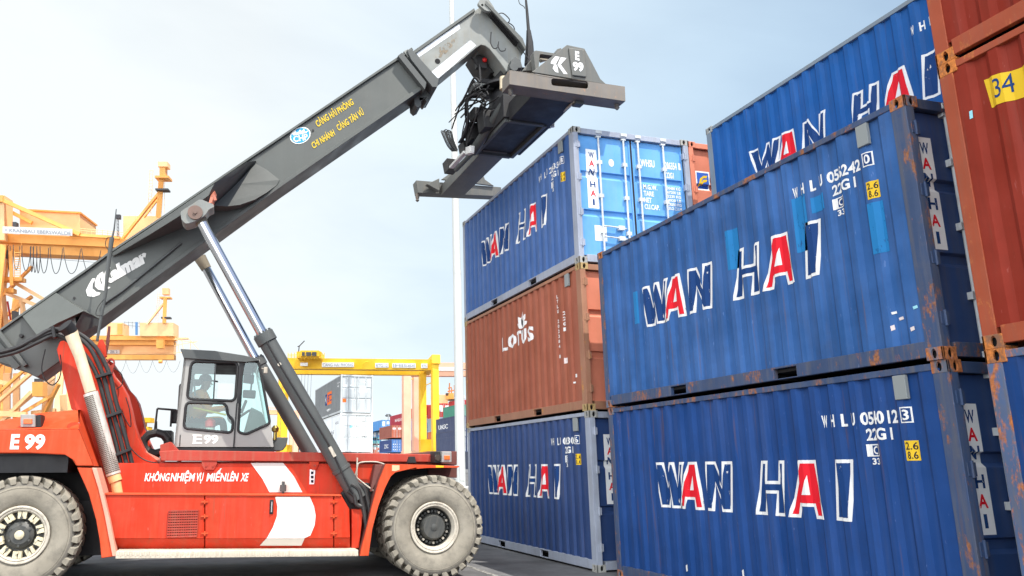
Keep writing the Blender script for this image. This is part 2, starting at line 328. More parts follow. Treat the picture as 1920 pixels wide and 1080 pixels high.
def container(label, loc, mpaint, mframe, mcast, items=(), door_items=(), W=CW, L=CL, H=CHH, group=None, detail=2, dark_door=None, name='shipping_container', dmat=None, vent=True, run=.052):
    root = empty(name, loc, label, 'container', group)
    dmat = dmat or mpaint
    # frame: posts, rails with fork pockets
    f = MB(); post = .105
    f.box(0, post, .0, .17, .10, H-.10); f.box(W-post, W, 0, .17, .10, H-.10)
    f.box(0, .10, L-.13, L, .10, H-.10); f.box(W-.10, W, L-.13, L, .10, H-.10)
    for x0, x1 in ((.0, .06), (W-.06, W)):
        f.box(x0, x1, .165, L-.165, H-.085, H-.020)
        if detail >= 1:
            a, b = L/2-1.215, L/2-.855; c, d = L/2+.855, L/2+1.215
            for s0, s1 in ((.165, a), (b, c), (d, L-.165)): f.box(x0, x1, s0, s1, .035, .185)
            for s0, s1 in ((a, b), (c, d)): f.box(x0, x1, s0, s1, .162, .185); f.box(x0, x1, s0, s1, .035, .048)
        else: f.box(x0, x1, .165, L-.165, .035, .185)
    f.box(.165, W-.165, .01, .13, H-.12, H-.015); f.box(.165, W-.165, .01, .13, .03, .165)
    f.box(.165, W-.165, L-.12, L-.01, H-.12, H-.015); f.box(.165, W-.165, L-.12, L-.01, .03, .165)
    f.build('frame', mframe, root, bevel=.008 if detail == 2 else 0)
    # corrugated sides
    pr = corr(L, run=run) if detail else [(.1, .012), (L-.1, .012)]
    for far in (0, 1):
        w = MB(); vs = []
        for s, d in pr:
            x = W-d if far else d
            vs += [(x, s, .17), (x, s, H-.07)]
        k = len(pr)
        w.add(vs, [(2*i, 2*i+1, 2*i+3, 2*i+2) for i in range(k-1)])
        w.build('side_panel', mpaint, root, smooth=False, norm=False)
    r = MB(); r.box(.055, W-.055, .12, L-.12, H-.045, H-.03); r.build('roof', mpaint, root, smooth=False)
    r = MB(); r.box(.06, W-.06, .13, L-.12, .12, .155)
    if detail == 2:
        for i in range(12):
            y = .4+i*(L-.8)/11
            if not any(abs(y-(L/2+q)) < .3 for q in (-1.035, 1.035)): r.box(.06, W-.06, y-.03, y+.03, .05, .12)
    r.build('floor', M['dark'], root, smooth=False)
    e = MB(); e.box(.1, W-.1, L-.07, L-.05, .16, H-.11); e.build('end_wall', mpaint, root, smooth=False)
    # doors
    dp = door_prof(H)
    for k in (0, 1):
        x0, x1 = (.115, W/2-.012) if k == 0 else (W/2+.012, W-.115)
        d = MB(); vs = [(x, y, z) for z, y in dp for x in (x0, x1)]+[(x, .14, z) for z in (dp[0][0], dp[-1][0]) for x in (x0, x1)]
        n = len(dp); d.add(vs, [(2*i, 2*i+1, 2*i+3, 2*i+2) for i in range(n-1)]+[(2*n, 0, 2*n-2, 2*n+2), (1, 2*n+1, 2*n+3, 2*n-1)])
        for xx in (x0+.005, x1-.035):      # stiffened leaf edges
            d.box(xx, xx+.03, .060, .12, dp[0][0], dp[-1][0])
        do = d.build('door', dmat, root, smooth=False)
        if detail == 2:
            s_ = MB(); 
            for xx in (x0-.008, x1): s_.box(xx, xx+.010, .050, .13, .165, H-.12)
            s_.build('gasket', M['rubber_seal'], do)
        if detail:
            for xb in ((x0+.42, x1-.15) if k == 0 else (x0+.13, x1-.42)):
                b = MB(); b.tube([(xb, .035, .05), (xb, .035, H-.06)], .019 if detail == 2 else .03, 8 if detail == 2 else 5)
                if detail == 2:
                    for zz in (.10, .62, 1.30, 1.95, H-.12): b.box(xb-.045, xb+.045, .018, .075, zz-.035, zz+.035)
                    b.box(xb-.06, xb+.06, -.004, .05, .03, .085); b.box(xb-.06, xb+.06, -.004, .05, H-.085, H-.03)
                b.build('locking_bar', M['galv'], do)
            if detail == 2:
                xh = (x0+.42) if k == 0 else (x1-.42); dx = 1 if k == 0 else -1
                for zz in (.72, .52):
                    h = MB(); h.tube([(xh, .02, zz), (xh+dx*.12, .012, zz), (xh+dx*.46, .012, zz-.02)], .014, 7); h.box(*sorted((xh+dx*.30, xh+dx*.42)), .0, .06, zz-.05, zz+.03)
                    h.build('handle', M['galv'], do)
                hx = x0-.03 if k == 0 else x1+.03
                for zz in (.38, .95, 1.62, 2.25):
                    h = MB(); h.box(hx-.05, hx+.05, -.006, .07, zz-.06, zz+.06); h.tube([(hx, -.008, zz-.075), (hx, -.008, zz+.075)], .016, 7); h.build('hinge', mframe, do, bevel=.004)
    # castings
    hl = oval(0, 0, .026, .046, 12) if detail == 2 else None
    for cx in (0, 1):
        for cy in (0, 1):
            for cz in (0, 1):
                if detail == 0 and (cy == 1): continue
                x0 = -.004 if cx == 0 else W+.004-.162; y0 = -.004 if cy == 0 else L+.004-.178; z0 = -.0 if cz == 0 else H-.118
                c = MB()
                if detail < 2: c.box(x0, x0+.162, y0, y0+.178, z0, z0+.118)
                else:
                    fx = x0 if cx == 0 else x0+.162; fy = y0 if cy == 0 else y0+.178; th = .022; sx = 1 if cx == 0 else -1; sy = 1 if cy == 0 else -1
                    # end plate with its oval hole (in x, z)
                    pl = [(x0, z0), (x0+.162, z0), (x0+.162, z0+.118), (x0, z0+.118)]; mxz = (x0+.081+sx*.006, z0+.059)
                    c.prism(pl, fy, fy+sy*th, 0, [[(mxz[0]+q[0], mxz[1]+q[1]) for q in hl]])
                    t = MB(); pl = [(y0, z0), (y0+.178, z0), (y0+.178, z0+.118), (y0, z0+.118)]; myz = (y0+.089+sy*.008, z0+.059)
                    t.prism(pl, fx, fx+sx*th, 0, [[(myz[0]+q[0], myz[1]+q[1]) for q in hl]])
                    c.add([(v[1], v[0], v[2]) for v in t.v], t.f, 0)
                    c.box(min(fx+sx*th, fx+sx*.162), max(fx+sx*th, fx+sx*.162), min(fy+sy*th, fy+sy*.178), max(fy+sy*th, fy+sy*.178), z0+.095, z0+.118)
                    c.box(min(fx+sx*th, fx+sx*.162), max(fx+sx*th, fx+sx*.162), min(fy+sy*th, fy+sy*.178), max(fy+sy*th, fy+sy*.178), z0, z0+.02)
                    c.box(min(fx+sx*.05, fx+sx*.162), max(fx+sx*.05, fx+sx*.162), min(fy+sy*.05, fy+sy*.178), max(fy+sy*.05, fy+sy*.178), z0+.02, z0+.095, 1)
                c.build('corner_casting', [mcast, M['dark']], root, bevel=.006 if detail == 2 else 0)
    if vent and detail == 2:
        v = MB(); v.box(-.012, .03, .46, .60, 2.27, 2.50); v.build('vent_cover', M['grey_plate'], root, bevel=.006)
    mats = [M[k] for k in INK]
    if items:
        l = MB(); br = [p[0] for p in pr]
        for tris, ink, lay in items: drape(l, tris, br, 0, lambda p: (lerp_prof(pr, p[0])-.0035-.0025*lay, p[0], p[1]), INK.index(ink))
        l.build('lettering', mats, root, smooth=False, norm=False)
    if door_items:
        l = MB(); br = [p[0] for p in dp]
        for tris, ink, lay in door_items: drape(l, tris, br, 1, lambda p: (p[0], lerp_prof(dp, p[1])-.0035-.0025*lay, p[1]), INK.index(ink))
        l.build('door_lettering', mats, root, smooth=False, norm=False)
    return root
def door_plate(x0=.16, x1=.36):
    it = [(rect(x0, x1, 1.06, 2.20), 'plate_white', 0)]
    for ch, z, ink in (('W', 2.03, 'navy_ink'), ('A', 1.87, 'red_ink'), ('N', 1.71, 'navy_ink'), ('H', 1.46, 'navy_ink'), ('A', 1.29, 'red_ink'), ('I', 1.12, 'navy_ink')):
        w = .02 if ch == 'I' else .055
        it.append((fit_text(ch, (x0+x1)/2-w, (x0+x1)/2+w, z-.005, z+.115, bold=.03), ink, 1))
    return it
blue_b = paint('faded_blue_paint', (.020, .082, .24), .62, spec=.12, dirt=.32, dcol=(.045, .055, .085), rust=.12, fade=.6, runs=.55, dent=.35, sc=1.0)
blue_b2 = paint('blue_paint', (.011, .050, .185), .62, spec=.09, dirt=.28, dcol=(.025, .035, .07), rust=.10, runs=.6, dent=.35, fade=.28)
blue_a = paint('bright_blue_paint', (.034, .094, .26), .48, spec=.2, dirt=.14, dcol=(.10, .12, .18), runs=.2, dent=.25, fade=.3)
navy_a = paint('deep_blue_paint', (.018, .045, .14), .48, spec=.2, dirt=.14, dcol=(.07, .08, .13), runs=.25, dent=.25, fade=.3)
blue_d = paint('royal_blue_paint', (.008, .080, .27), .62, spec=.09, dirt=.16, runs=.3, dent=.3, dcol=(.08, .09, .12), rust=.05, fade=.3)
fr_b = paint('worn_blue_frame', (.028, .056, .13), .6, dirt=.45, dcol=(.13, .115, .10), rust=.44, rcol=(.20, .075, .025), runs=.6, sc=1.5)
fr_a = paint('greyed_frame', (.26, .29, .36), .6, dirt=.3, dcol=(.2, .19, .17), rust=.12, sc=1.5)
brown = paint('brown_red_paint', (.26, .075, .042), .6, spec=.15, dirt=.24, dcol=(.26, .10, .05), runs=.35, dent=.3, rust=.22, rcol=(.25, .09, .03), fade=.35)
fr_br = paint('rusty_brown_frame', (.27, .12, .07), .65, dirt=.35, dcol=(.34, .22, .12), rust=.38, rcol=(.30, .13, .03), sc=1.4)
red_e = paint('dull_red_paint', (.21, .023, .012), .62, spec=.09, dirt=.22, dcol=(.10, .025, .015), runs=.4, dent=.35, rust=.10, rcol=(.2, .05, .02), fade=.3)
fr_e = paint('rusty_red_frame', (.30, .052, .016), .6, dirt=.25, dcol=(.20, .09, .06), rust=.42, rcol=(.30, .10, .03), sc=1.7)
fr_eb = paint('rusty_blue_frame', (.06, .10, .20), .65, dirt=.5, dcol=(.14, .12, .10), rust=.6, rcol=(.28, .09, .022), sc=1.6)
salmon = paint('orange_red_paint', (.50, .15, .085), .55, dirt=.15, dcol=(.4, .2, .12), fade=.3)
H1 = CHH
G_A = 'containers of the three-high stack beside the light pole'; G_B = 'containers of the two-high blue stack'; G_E = 'containers of the stack at the right edge'
def chips(zs):      # small scraps of paper and scuffs on a side
    it = []
    for s, z, w, h, ink in zs: it.append((poly_tris([(s, z), (s-w, z+h*.2), (s-w*.9, z+h), (s+w*.1, z+h*.8)]), ink, 1))
    return it
# stack by the pole
lotus = []
for q, s0, s1 in (('L', 3.77, 3.42), ('O', 3.36, 2.98), ('T', 2.95, 2.68), ('U', 2.72, 2.45), ('S', 2.42, 2.12)): lotus.append((side_text(q, s0, s1, 1.53, 1.83, bold=.035), 'white_ink', 0))
for a, ln_, w in ((-62, .27, .09), (-33, .36, .10), (0, .42, .11), (33, .36, .10), (62, .27, .09), (-16, .30, .08), (16, .30, .08)):
    ca, sa = math.cos(R(a)), math.sin(R(a)); P = [(0, 0), (w*.8, ln_*.45), (w*.55, ln_*.75), (0, ln_), (-w*.55, ln_*.75), (-w*.8, ln_*.45)]
    lotus.append((poly_tris([(2.62-.85*(x*ca+y*sa), 1.87+.85*(y*ca-x*sa)) for x, y in P]), 'petal' if abs(a) in (0, 16) else 'white_ink', 0 if a % 2 == 0 and abs(a) != 16 else 1))
def column_text(s, sc, z1, z0, w):      # text running down the side
    t, a, b, c, d = text_tris(s, bold=.015); return [[(sc+w/2-(p[1]-c)/(d-c)*w, z1-(p[0]-a)/(b-a)*(z1-z0)) for p in q] for q in t]
def down_chars(s, sc, z1, pitch, h, w):
    it = []
    for i, ch in enumerate(s):
        if ch != ' ': it.append((side_text(ch, sc+w/2, sc-w/2, z1-i*pitch-h, z1-i*pitch, bold=.03), 'white_ink', 0))
    return it
lotus += down_chars('LTLU 202384 8', 1.02, 2.22, .094, .066, .06)+down_chars('22G1', .76, 1.86, .10, .07, .06)
lotus += [(rect(.72, .80, .90, 1.0), 'petal', 0), (rect(.39, .45, .61, .67), 'white_ink', 0), (rect(.45, .51, .51, .54), 'white_ink', 0)]
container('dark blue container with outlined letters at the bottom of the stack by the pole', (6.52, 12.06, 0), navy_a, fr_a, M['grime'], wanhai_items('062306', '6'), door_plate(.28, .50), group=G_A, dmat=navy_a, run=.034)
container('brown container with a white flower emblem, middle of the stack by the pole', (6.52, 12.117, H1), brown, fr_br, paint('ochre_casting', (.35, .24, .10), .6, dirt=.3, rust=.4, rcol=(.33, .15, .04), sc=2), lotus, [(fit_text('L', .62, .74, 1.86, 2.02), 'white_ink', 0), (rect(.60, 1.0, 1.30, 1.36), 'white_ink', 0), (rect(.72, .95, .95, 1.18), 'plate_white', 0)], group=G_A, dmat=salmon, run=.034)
a3d = door_plate(.28, .50)+[(poly_tris(oval(.80, 1.98, .055, .075)), 'white_ink', 0), (rect(.38, .62, .45, .74), 'plate_white', 0)]
for s, x0, x1, z0, z1 in (('WHSU', 1.42, 1.72, 1.98, 2.13), ('286354', 1.94, 2.20, 1.98, 2.13), ('22G1', 1.96, 2.12, 1.80, 1.92), ('M.G.W.', 1.44, 1.74, 1.53, 1.63), ('TARE', 1.44, 1.66, 1.40, 1.50), ('NET', 1.44, 1.60, 1.27, 1.37), ('CU.CAP.', 1.44, 1.76, 1.14, 1.24),
                          ('30480 KG', 1.95, 2.24, 1.57, 1.63), ('67200 LB', 1.95, 2.24, 1.49, 1.55), ('2230 KG', 1.95, 2.24, 1.41, 1.47), ('4920 LB', 1.95, 2.24, 1.33, 1.39), ('28250 KG', 1.95, 2.24, 1.25, 1.31), ('33.2 CU.M', 1.95, 2.24, 1.17, 1.23)):
    a3d.append((fit_text(s, x0, x1, z0, z1, bold=.03), 'white_ink', 0))
a3d.append((rect(2.24, 2.29, 1.99, 2.13), 'white_ink', 0))
container('blue container topmost by the pole, its doors bright in the sun', (6.517, 12.121, 2*H1), blue_a, fr_a, M['grime'], wanhai_items('286354', '8'), a3d, group=G_A, dmat=paint('lit_blue_door', (.09, .28, .57), .45, dirt=.12, dcol=(.3, .36, .42), fade=.3), run=.034)  # doors are the same blue paint; sunlight is put into this paler tone
# row behind it: orange container
f3d = [(rect(.16, .47, 1.66, 2.03), 'plate_white', 0), (rect(.185, .445, 1.69, 2.0), 'logo_blue', 1),
       (poly_tris([(.21, 1.74), (.25, 1.88), (.33, 1.94), (.42, 1.95), (.40, 1.90), (.31, 1.885), (.27, 1.80), (.245, 1.72)]), 'yellow_ink', 2), (poly_tris([(.26, 1.78), (.32, 1.86), (.41, 1.865), (.39, 1.82), (.32, 1.80), (.29, 1.74)]), 'yellow_ink', 2)]
for k in range(3):
    container(('orange container with a blue and yellow flag sign, between the two blue top containers', 'orange container hidden behind the brown one', 'orange container hidden behind the stack by the pole, lowest of its stack')[2-k], (8.985, 12.15, k*H1), salmon, salmon, salmon, (), f3d if k == 2 else (), group='orange containers behind the stack by the pole', detail=2 if k == 2 else 1)
# two-high stack
b2x = [(rect(2.58, 2.80, 1.50, 2.02), 'cyan_patch', 0), (rect(1.40, 1.62, 1.42, 2.06), 'cyan_patch', 0), (rect(1.14, 1.34, 1.80, 1.98), 'cyan_patch', 0), (rect(.44, .60, 1.13, 1.66), 'cyan_patch', 0), (rect(4.95, 5.07, 1.20, 1.70), 'cyan_patch', 0)]
b2x += chips([(.50, .50, .045, .03, 'white_ink'), (.44, .43, .05, .035, 'petal'), (.24, .50, .05, .035, 'sticker_cyan'), (.52, .34, .03, .06, 'petal'), (.30, .30, .045, .045, 'petal')])
container('worn blue container with pale blue patches, upper of the two-high stack', (6.535, 5.458, H1), blue_b, fr_b, M['rusty'], b2x+wanhai_items('056242', '0'), door_plate(.14, .34)+[(rect(.05, .10, .9, .98), 'plate_white', 0)], group=G_B, dmat=paint('dark_blue_door', (.02, .055, .17), .5, dirt=.3))
container('blue container without pale patches, lower of the two-high stack', (6.558, 5.448, 0), blue_b2, fr_b, M['rusty'], wanhai_items('054012', '3')+chips([(3.1, .35, .03, .10, 'white_ink'), (3.2, .30, .03, .05, 'white_ink'), (4.3, .28, .05, .10, 'white_ink'), (2.55, .30, .25, .30, 'grey_plate' if False else 'petal')][:3]), door_plate(.14, .34), group=G_B, dmat=paint('dark_blue_door', (.02, .055, .17), .5, dirt=.3))
for k in range(3):
    container(('blue container behind and above the two-high stack, against the sky', 'blue container hidden behind the upper patched one', 'blue container on the ground hidden behind the two-high stack')[2-k], (8.982, 5.532, k*H1), blue_d, paint('grey_green_frame', (.16, .20, .24), .6, dirt=.4, dcol=(.2, .18, .14), rust=.15), M['grime'], [([[(q[0]+.15, q[1]) for q in t] for t in tr], ik, ly) for tr, ik, ly in wanhai_items('154721', '4')] if k == 2 else (), group='blue containers behind the two-high stack', detail=2 if k == 2 else 1)
# right-hand stack
st = [(poly_tris([(5.70, 2.29), (5.675, 2.02), (5.36, 1.985), (5.30, 1.99), (5.28, 2.24), (5.40, 2.245)]), 'yellow_ink', 0), (side_text('34', 5.61, 5.46, 2.07, 2.24, bold=.0), 'navy_ink', 1), (poly_tris([(5.845, 2.06), (5.815, 2.06), (5.82, 1.99), (5.85, 1.99)]), 'sticker_cyan', 0)]
for k, (lab, mp_, mf_, it) in enumerate((('dark blue container with a rusty corner post, lowest at the right edge', blue_b2, fr_eb, ()), ('red container with a yellow sticker reading 34, second up at the right edge', red_e, fr_e, st),
                                      ('red container at the top right corner, on the one with the yellow sticker', red_e, fr_e, ()), ('red container above the frame at the right edge', red_e, fr_e, ()))):
    if k == 3: continue
    container(lab, (6.378, -1.105, k*H1), mp_, mf_, paint('orange_rust_casting', (.20, .09, .05), .7, dirt=.3, rust=.8, rcol=(.34, .11, .022), sc=1.6, bump=.3), it, group=G_E, detail=2, vent=False)

# ------------------------------------------------------------------ reach stacker
TO = Vector((3.745, 11.95, 0)); TTH = -.05
tu = Vector((math.cos(TTH), math.sin(TTH), 0)); tn = Vector((-math.sin(TTH), math.cos(TTH), 0))
def T(x, y, Y):      # point of the machine's side view at depth Y (metres behind the front tyre's face) -> local (X, Z)
    p = on_plane(x, y, TO+tn*Y, tn)-TO; return (p.dot(tu), p.z)
def P(pts, Y): return [T(x, y, Y) for x, y in pts]
def T3(x, y, Y): a = T(x, y, Y); return Vector((a[0], Y, a[1]))
stk = empty('reach_stacker', TO, 'orange and grey reach stacker with its boom raised over the stacks, E99 on its side', 'reach stacker', rz=TTH)
MINV = (Matrix.Translation(TO) @ Matrix.Rotation(TTH, 4, 'Z')).inverted()
def WL(p): return MINV @ Vector(p)      # world -> machine coordinates
orange = paint('orange_red_paint', (.46, .026, .005), .5, spec=.22, dirt=.34, dcol=(.34, .085, .04), fade=.3, sc=1.1, runs=.5, dent=.18)
orange2 = paint('dusty_lit_orange_paint', (.54, .058, .015), .58, spec=.2, dirt=.18, dcol=(.45, .17, .08), runs=.15, fade=.2, sc=1.2)  # dusty body orange; glancing light on the hood is put into its lighter tone
redrail = paint('worn_red_paint', (.33, .030, .015), .6, dirt=.32, dcol=(.30, .14, .09), rust=.14, fade=.3, sc=1.6)
darkred = paint('dark_red_brown', (.13, .035, .028), .7, dirt=.3, rust=.1)
gboom = paint('grey_boom_paint', (.085, .092, .086), .45, runs=.12, dent=.1, dirt=.2, dcol=(.07, .07, .065), fade=.12, sc=.7)
gext = paint('worn_grey_paint', (.19, .20, .19), .42, dirt=.4, dcol=(.22, .19, .14), fade=.35, sc=1.4)
gpol = paint('polished_steel_strip', (.62, .63, .63), .32, metal=.6, dirt=.25, dcol=(.3, .3, .29), streak=(.6, 6, 6))
gdark = paint('dark_grey_paint', (.060, .066, .066), .5, dirt=.2, dcol=(.10, .10, .09), fade=.25)
black = paint('black_steel', (.014, .014, .016), .55, dirt=.25, dcol=(.04, .035, .03))
hoseM = paint('black_hose', (.022, .022, .023), .5, dirt=.25, dcol=(.08, .075, .065), fade=.3)
cabM = paint('light_grey_cab', (.30, .295, .28), .42, dirt=.08, dcol=(.3, .28, .25), fade=.1)
rustbeam = paint('scuffed_rusty_beam', (.145, .13, .115), .6, dirt=.35, dcol=(.22, .17, .12), rust=.36, rcol=(.24, .13, .075), sc=2)
gplate = paint('spreader_grey', (.10, .103, .096), .55, dirt=.3, dcol=(.2, .16, .12), rust=.1, sc=1.5)
chrome = plain('chrome_rod', (.78, .79, .80), .13, 1.0)
cream = paint('cream_pipe', (.62, .52, .36), .55, dirt=.3, dcol=(.38, .26, .14), fade=.2, sc=2)
perf = paint('perforated_guard', (.60, .58, .53), .45, dirt=.3, dcol=(.30, .17, .11), metal=.3, sc=2)
stepM = paint('checker_plate', (.52, .46, .37), .55, dirt=.35, dcol=(.26, .22, .16), sc=2)
tyreM = paint('dusty_tyre', (.235, .213, .172), .9, spec=.15, dirt=.42, dcol=(.10, .093, .08), fade=.25, sc=2.2, bump=.4, streak=(2, 2, 2))
treadM = paint('shaded_tread', (.15, .137, .115), .95, dirt=.4, dcol=(.06, .055, .05), fade=.3, sc=2.2)  # darker copy of the tyre rubber, shade between the lugs put into it
rimM = paint('pale_rim', (.46, .42, .35), .5, dirt=.45, dcol=(.20, .17, .13), fade=.25, sc=3)
rimD = paint('dark_hub', (.05, .052, .05), .5, dirt=.4, dcol=(.13, .12, .10), sc=3)
rimC = paint('cream_hub_clamps', (.60, .54, .38), .5, dirt=.4, dcol=(.14, .11, .07), sc=4)
arrow = decal('white_stripe', (.70, .68, .64), .2)
lens = plain('orange_lens', (.75, .14, .03), .25); redl = plain('red_lamp', (.55, .01, .01), .35)
brass = plain('brass_horn', (.45, .33, .10), .3, 1.0)
def glassM(name, col, gl=.10):
    m = bpy.data.materials.new(name); m.use_nodes = True; n, l = m.node_tree.nodes, m.node_tree.links; n.remove(n['Principled BSDF'])
    a = n.new('ShaderNodeBsdfTransparent'); a.inputs[0].default_value = (*col, 1); b = n.new('ShaderNodeBsdfGlossy'); b.inputs['Roughness'].default_value = .03; b.inputs[0].default_value = (.9, 1, 1, 1)
    lw = n.new('ShaderNodeLayerWeight'); lw.inputs[0].default_value = .35; ml = n.new('ShaderNodeMath'); ml.operation = 'MULTIPLY_ADD'; ml.inputs[1].default_value = .5; ml.inputs[2].default_value = gl; l.new(lw.outputs['Fresnel'], ml.inputs[0])
    x = n.new('ShaderNodeMixShader'); l.new(ml.outputs[0], x.inputs[0]); l.new(a.outputs[0], x.inputs[1]); l.new(b.outputs[0], x.inputs[2]); l.new(x.outputs[0], n['Material Output'].inputs[0]); return m
glass = glassM('tinted_glass', (.66, .90, .87)); 
def decal_quad(text, q, Y, ink, name, parent, bold=.015, k=0):      # q in photo pixels: BL, BR, TR, TL
    tr = quad_text(text, P(q, Y), bold=bold); l = MB()
    for t in tr: l.face([(p[0], Y, p[1]) for p in t])
    return l.build(name, ink, parent, smooth=False)
def decal_poly(pts, Y, ink, name, parent):
    l = MB()
    for t in poly_tris(P(pts, Y)): l.face([(p[0], Y, p[1]) for p in t])
    return l.build(name, ink, parent, smooth=False)

# --- chassis, body side, panels
b = MB(); b.prism(P([(196, 868), (700, 870), (736, 873), (706, 950), (690, 1034), (215, 1034), (186, 925)], .62), .62, 3.45)
chs = b.build('chassis', orange, stk, bevel=.012)
b = MB(); b.box(-6.9, .30, .95, 3.15, .42, 1.2); b.box(-6.9, -4.6, 1.0, 3.1, 1.2, 1.75); b.box(-1.2, .25, .95, 3.15, 1.2, 1.72); b.build('underframe', black, stk)
b = MB(); b.tube([(-5.84, .9, .80), (-5.84, 3.2, .80)], .22, 16); b.tube([(.01, .5, .775), (.01, 3.6, .775)], .30, 18); b.build('axle', black, stk)
def panel(pts, low, Y=.22, name='side_panel'):      # upright sheet with an inward-sloping lower strip: low = two bottom corners (left, right) of the sloping strip
    b = MB(); pp = P(pts, Y); b.prism(pp, Y, .60)
    bl, br = P(low, Y+.14); l, r = pp[-1], pp[-2]
    b.add([(l[0], Y, l[1]), (r[0], Y, r[1]), (br[0], Y+.14, br[1]), (bl[0], Y+.14, bl[1]), (l[0], .6, l[1]), (r[0], .6, r[1]), (br[0], .6, br[1]), (bl[0], .6, bl[1])], [(0, 3, 2, 1), (4, 5, 6, 7), (0, 4, 7, 3), (1, 2, 6, 5), (3, 7, 6, 2)])
    return b.build(name, orange, stk, bevel=.012)
p1 = panel([(192, 927), (383.4, 928.5), (383.4, 1010), (213, 1010)], [(219, 1031), (383.4, 1030)])
p2 = panel([(384.8, 928.5), (625.4, 930), (625.4, 1009), (384.8, 1010)], [(384.8, 1030), (625.4, 1029)])
p3 = panel([(626.8, 930), (641, 930), (655, 954), (656.5, 1009), (626.8, 1009)], [(626.8, 1029), (657, 1029)])
b = MB(); b.prism(P([(659.5, 955), (681, 955), (673, 1028), (659.5, 1028)], .32), .32, .62); b.build('side_panel', orange, stk, bevel=.01)
b = MB(); b.prism(P([(192, 924.5), (640, 927.5), (641, 930.5), (192, 928)], .20), .20, .66); b.build('panel_ledge', orange2, stk, bevel=.006)
for x in (384, 626):
    for y in (941, 968, 1000):
        h = MB(); a = T3(x, y, .21); h.box(a.x-.05, a.x+.05, .200, .222, a.z-.010, a.z+.010); h.tube([(a.x, .207, a.z-.03), (a.x, .207, a.z+.03)], .012, 6); h.build('hinge', orange2, stk)
b = MB(); q = P([(506, 937), (513, 937), (512, 964), (505, 964)], .215); b.prism(q, .205, .222); b.build('panel_handle', black, stk, bevel=.01); b = MB(); b.tube([T3(510, 941, .19), T3(509, 960, .19)], .012, 6); b.build('panel_handle', plain('steel', (.4, .4, .4), .4, 1), stk)
g = MB(); x0, z1 = T(316, 958, .2); x1, z0 = T(369, 1005, .2)
g.box(x0, x1, .215, .219, z0, z1, 1)
for i in range(14): xx = x0+(x1-x0)*i/13; g.box(xx-.006, xx+.006, .196, .214, z0, z1)
for i in range(11): zz = z0+(z1-z0)*i/10; g.box(x0, x1, .188, .200, zz-.012, zz+.012)
g.build('vent_grille', [redrail, M['dark']], stk, smooth=False)
# stripes and lettering
decal_poly([(470, 868), (531, 868), (551, 893), (567, 923), (505, 923), (492, 898)], .612, arrow, 'white_stripe', stk)
decal_poly([(516, 931.5), (581, 931.5), (589, 950), (592, 967), (590, 985), (582, 1004), (570, 1009.5), (500, 1009.5), (512, 988), (519, 968), (520, 950)], .213, arrow, 'white_stripe', stk)
b = MB(); q0 = P([(499, 1010), (571, 1010)], .214); q1 = P([(487, 1023), (565, 1023)], .214+.09)
b.face([(q0[0][0], .213, q0[0][1]), (q0[1][0], .213, q0[1][1]), (q1[1][0], .295, q1[1][1]), (q1[0][0], .295, q1[0][1])]); b.build('white_stripe', arrow, stk, smooth=False)
wink = M['white_ink']; wclean = decal('clean_white', (.80, .79, .76), .04)
for s, a, c in (('KHÔNG', 272, 319.5), ('NHIỆM', 320.5, 365), ('VỤ', 368, 382.5), ('MIẾN', 388, 424), ('LÊN', 426, 448), ('XE', 452, 467)):
    yb = 902.5; yt = 887.0
    k = {'KHÔNG': (0, 4.6), 'NHIỆM': (2.6, 0), 'VỤ': (2.6, 0), 'MIẾN': (0, 6.2), 'LÊN': (0, 4.6), 'XE': (0, 0)}[s]
    yb2, yt2 = yb, yt
    decal_quad(s, [(a-1.5, yb2), (c-3.0, yb2), (c, yt2), (a+1.5, yt2)], .612, wclean, 'lettering', stk, bold=.03)
decal_poly([(581, 880), (591, 880), (589, 908), (580, 908)], .606, M['plate_white'], 'notice_plate', stk)
for i in range(3): decal_poly([(583, 884+8*i), (588, 884+8*i), (587.5, 889+8*i), (583, 889+8*i)], .602, M['black_ink'], 'notice_mark', stk)
b = MB(); a = T3(531, 909, .56); b.tube([a, a+Vector((0, 0, -.10))], .05, 10); b.tube([a+Vector((0, 0, .0)), a+Vector((0, 0, .05))], .025, 8); b.tube([a+Vector((0, 0, -.16)), a+Vector((0, 0, -.10))], .02, 8); b.build('filler_cap', gdark, stk)
# steps
b = MB(); b.prism(P([(218, 1033), (672, 1031), (672, 1043), (216, 1048)], .03), .03, .62)
st_ = b.build('step_plate', stepM, stk, bevel=.01)
b = MB()
for i in range(96):
    x = 221+i*4.68; a = T3(x, 1035+(2.2 if i % 2 else 0), .03); c = T3(x+1.6, 1040.5+(2.2 if i % 2 else 0), .03); b.box(min(a.x, c.x), max(a.x, c.x), .022, .034, c.z, a.z)
b.build('step_tread', stepM, st_, smooth=False)
# deck rail and deck
b = MB(); b.prism(P([(298, 846), (332, 844), (830, 852), (830, 866.5), (302, 864)], .57), .57, .70); b.build('deck_rail', redrail, stk, bevel=.012)
b = MB(); zr = T(560, 857, .6)[1]; b.box(T(300, 850, .6)[0], .35, .70, 3.5, zr-.12, zr-.06); b.build('deck_plate', redrail, stk)
for x0, x1 in ((378, 408), (580, 599)):
    b = MB(); b.prism(P([(x0, 859), (x1, 859), (x1-1, 870), (x1-6, 881), (x0+5, 881), (x0, 872)], .585), .585, .62); q = b.build('rail_bracket', orange if x0 > 500 else redrail, stk, bevel=.008)
    b = MB()
    for xx in (x0+9, x1-8): b.lathe([(.016, 0), (.016, .02)], T3(xx, 873, .57), (0, 1, 0), 8)
    b.build('bolt', redrail, q)
b = MB(); b.prism(P([(768, 856), (778, 856), (781, 868), (764, 868)], .48), .48, .6); b.build('rail_clamp', black, stk, bevel=.005)
b = MB(); b.prism(P([(300, 834), (320, 828), (336, 846), (300, 850)], .7), .7, 1.1); b.build('rail_end', redrail, stk, bevel=.01)
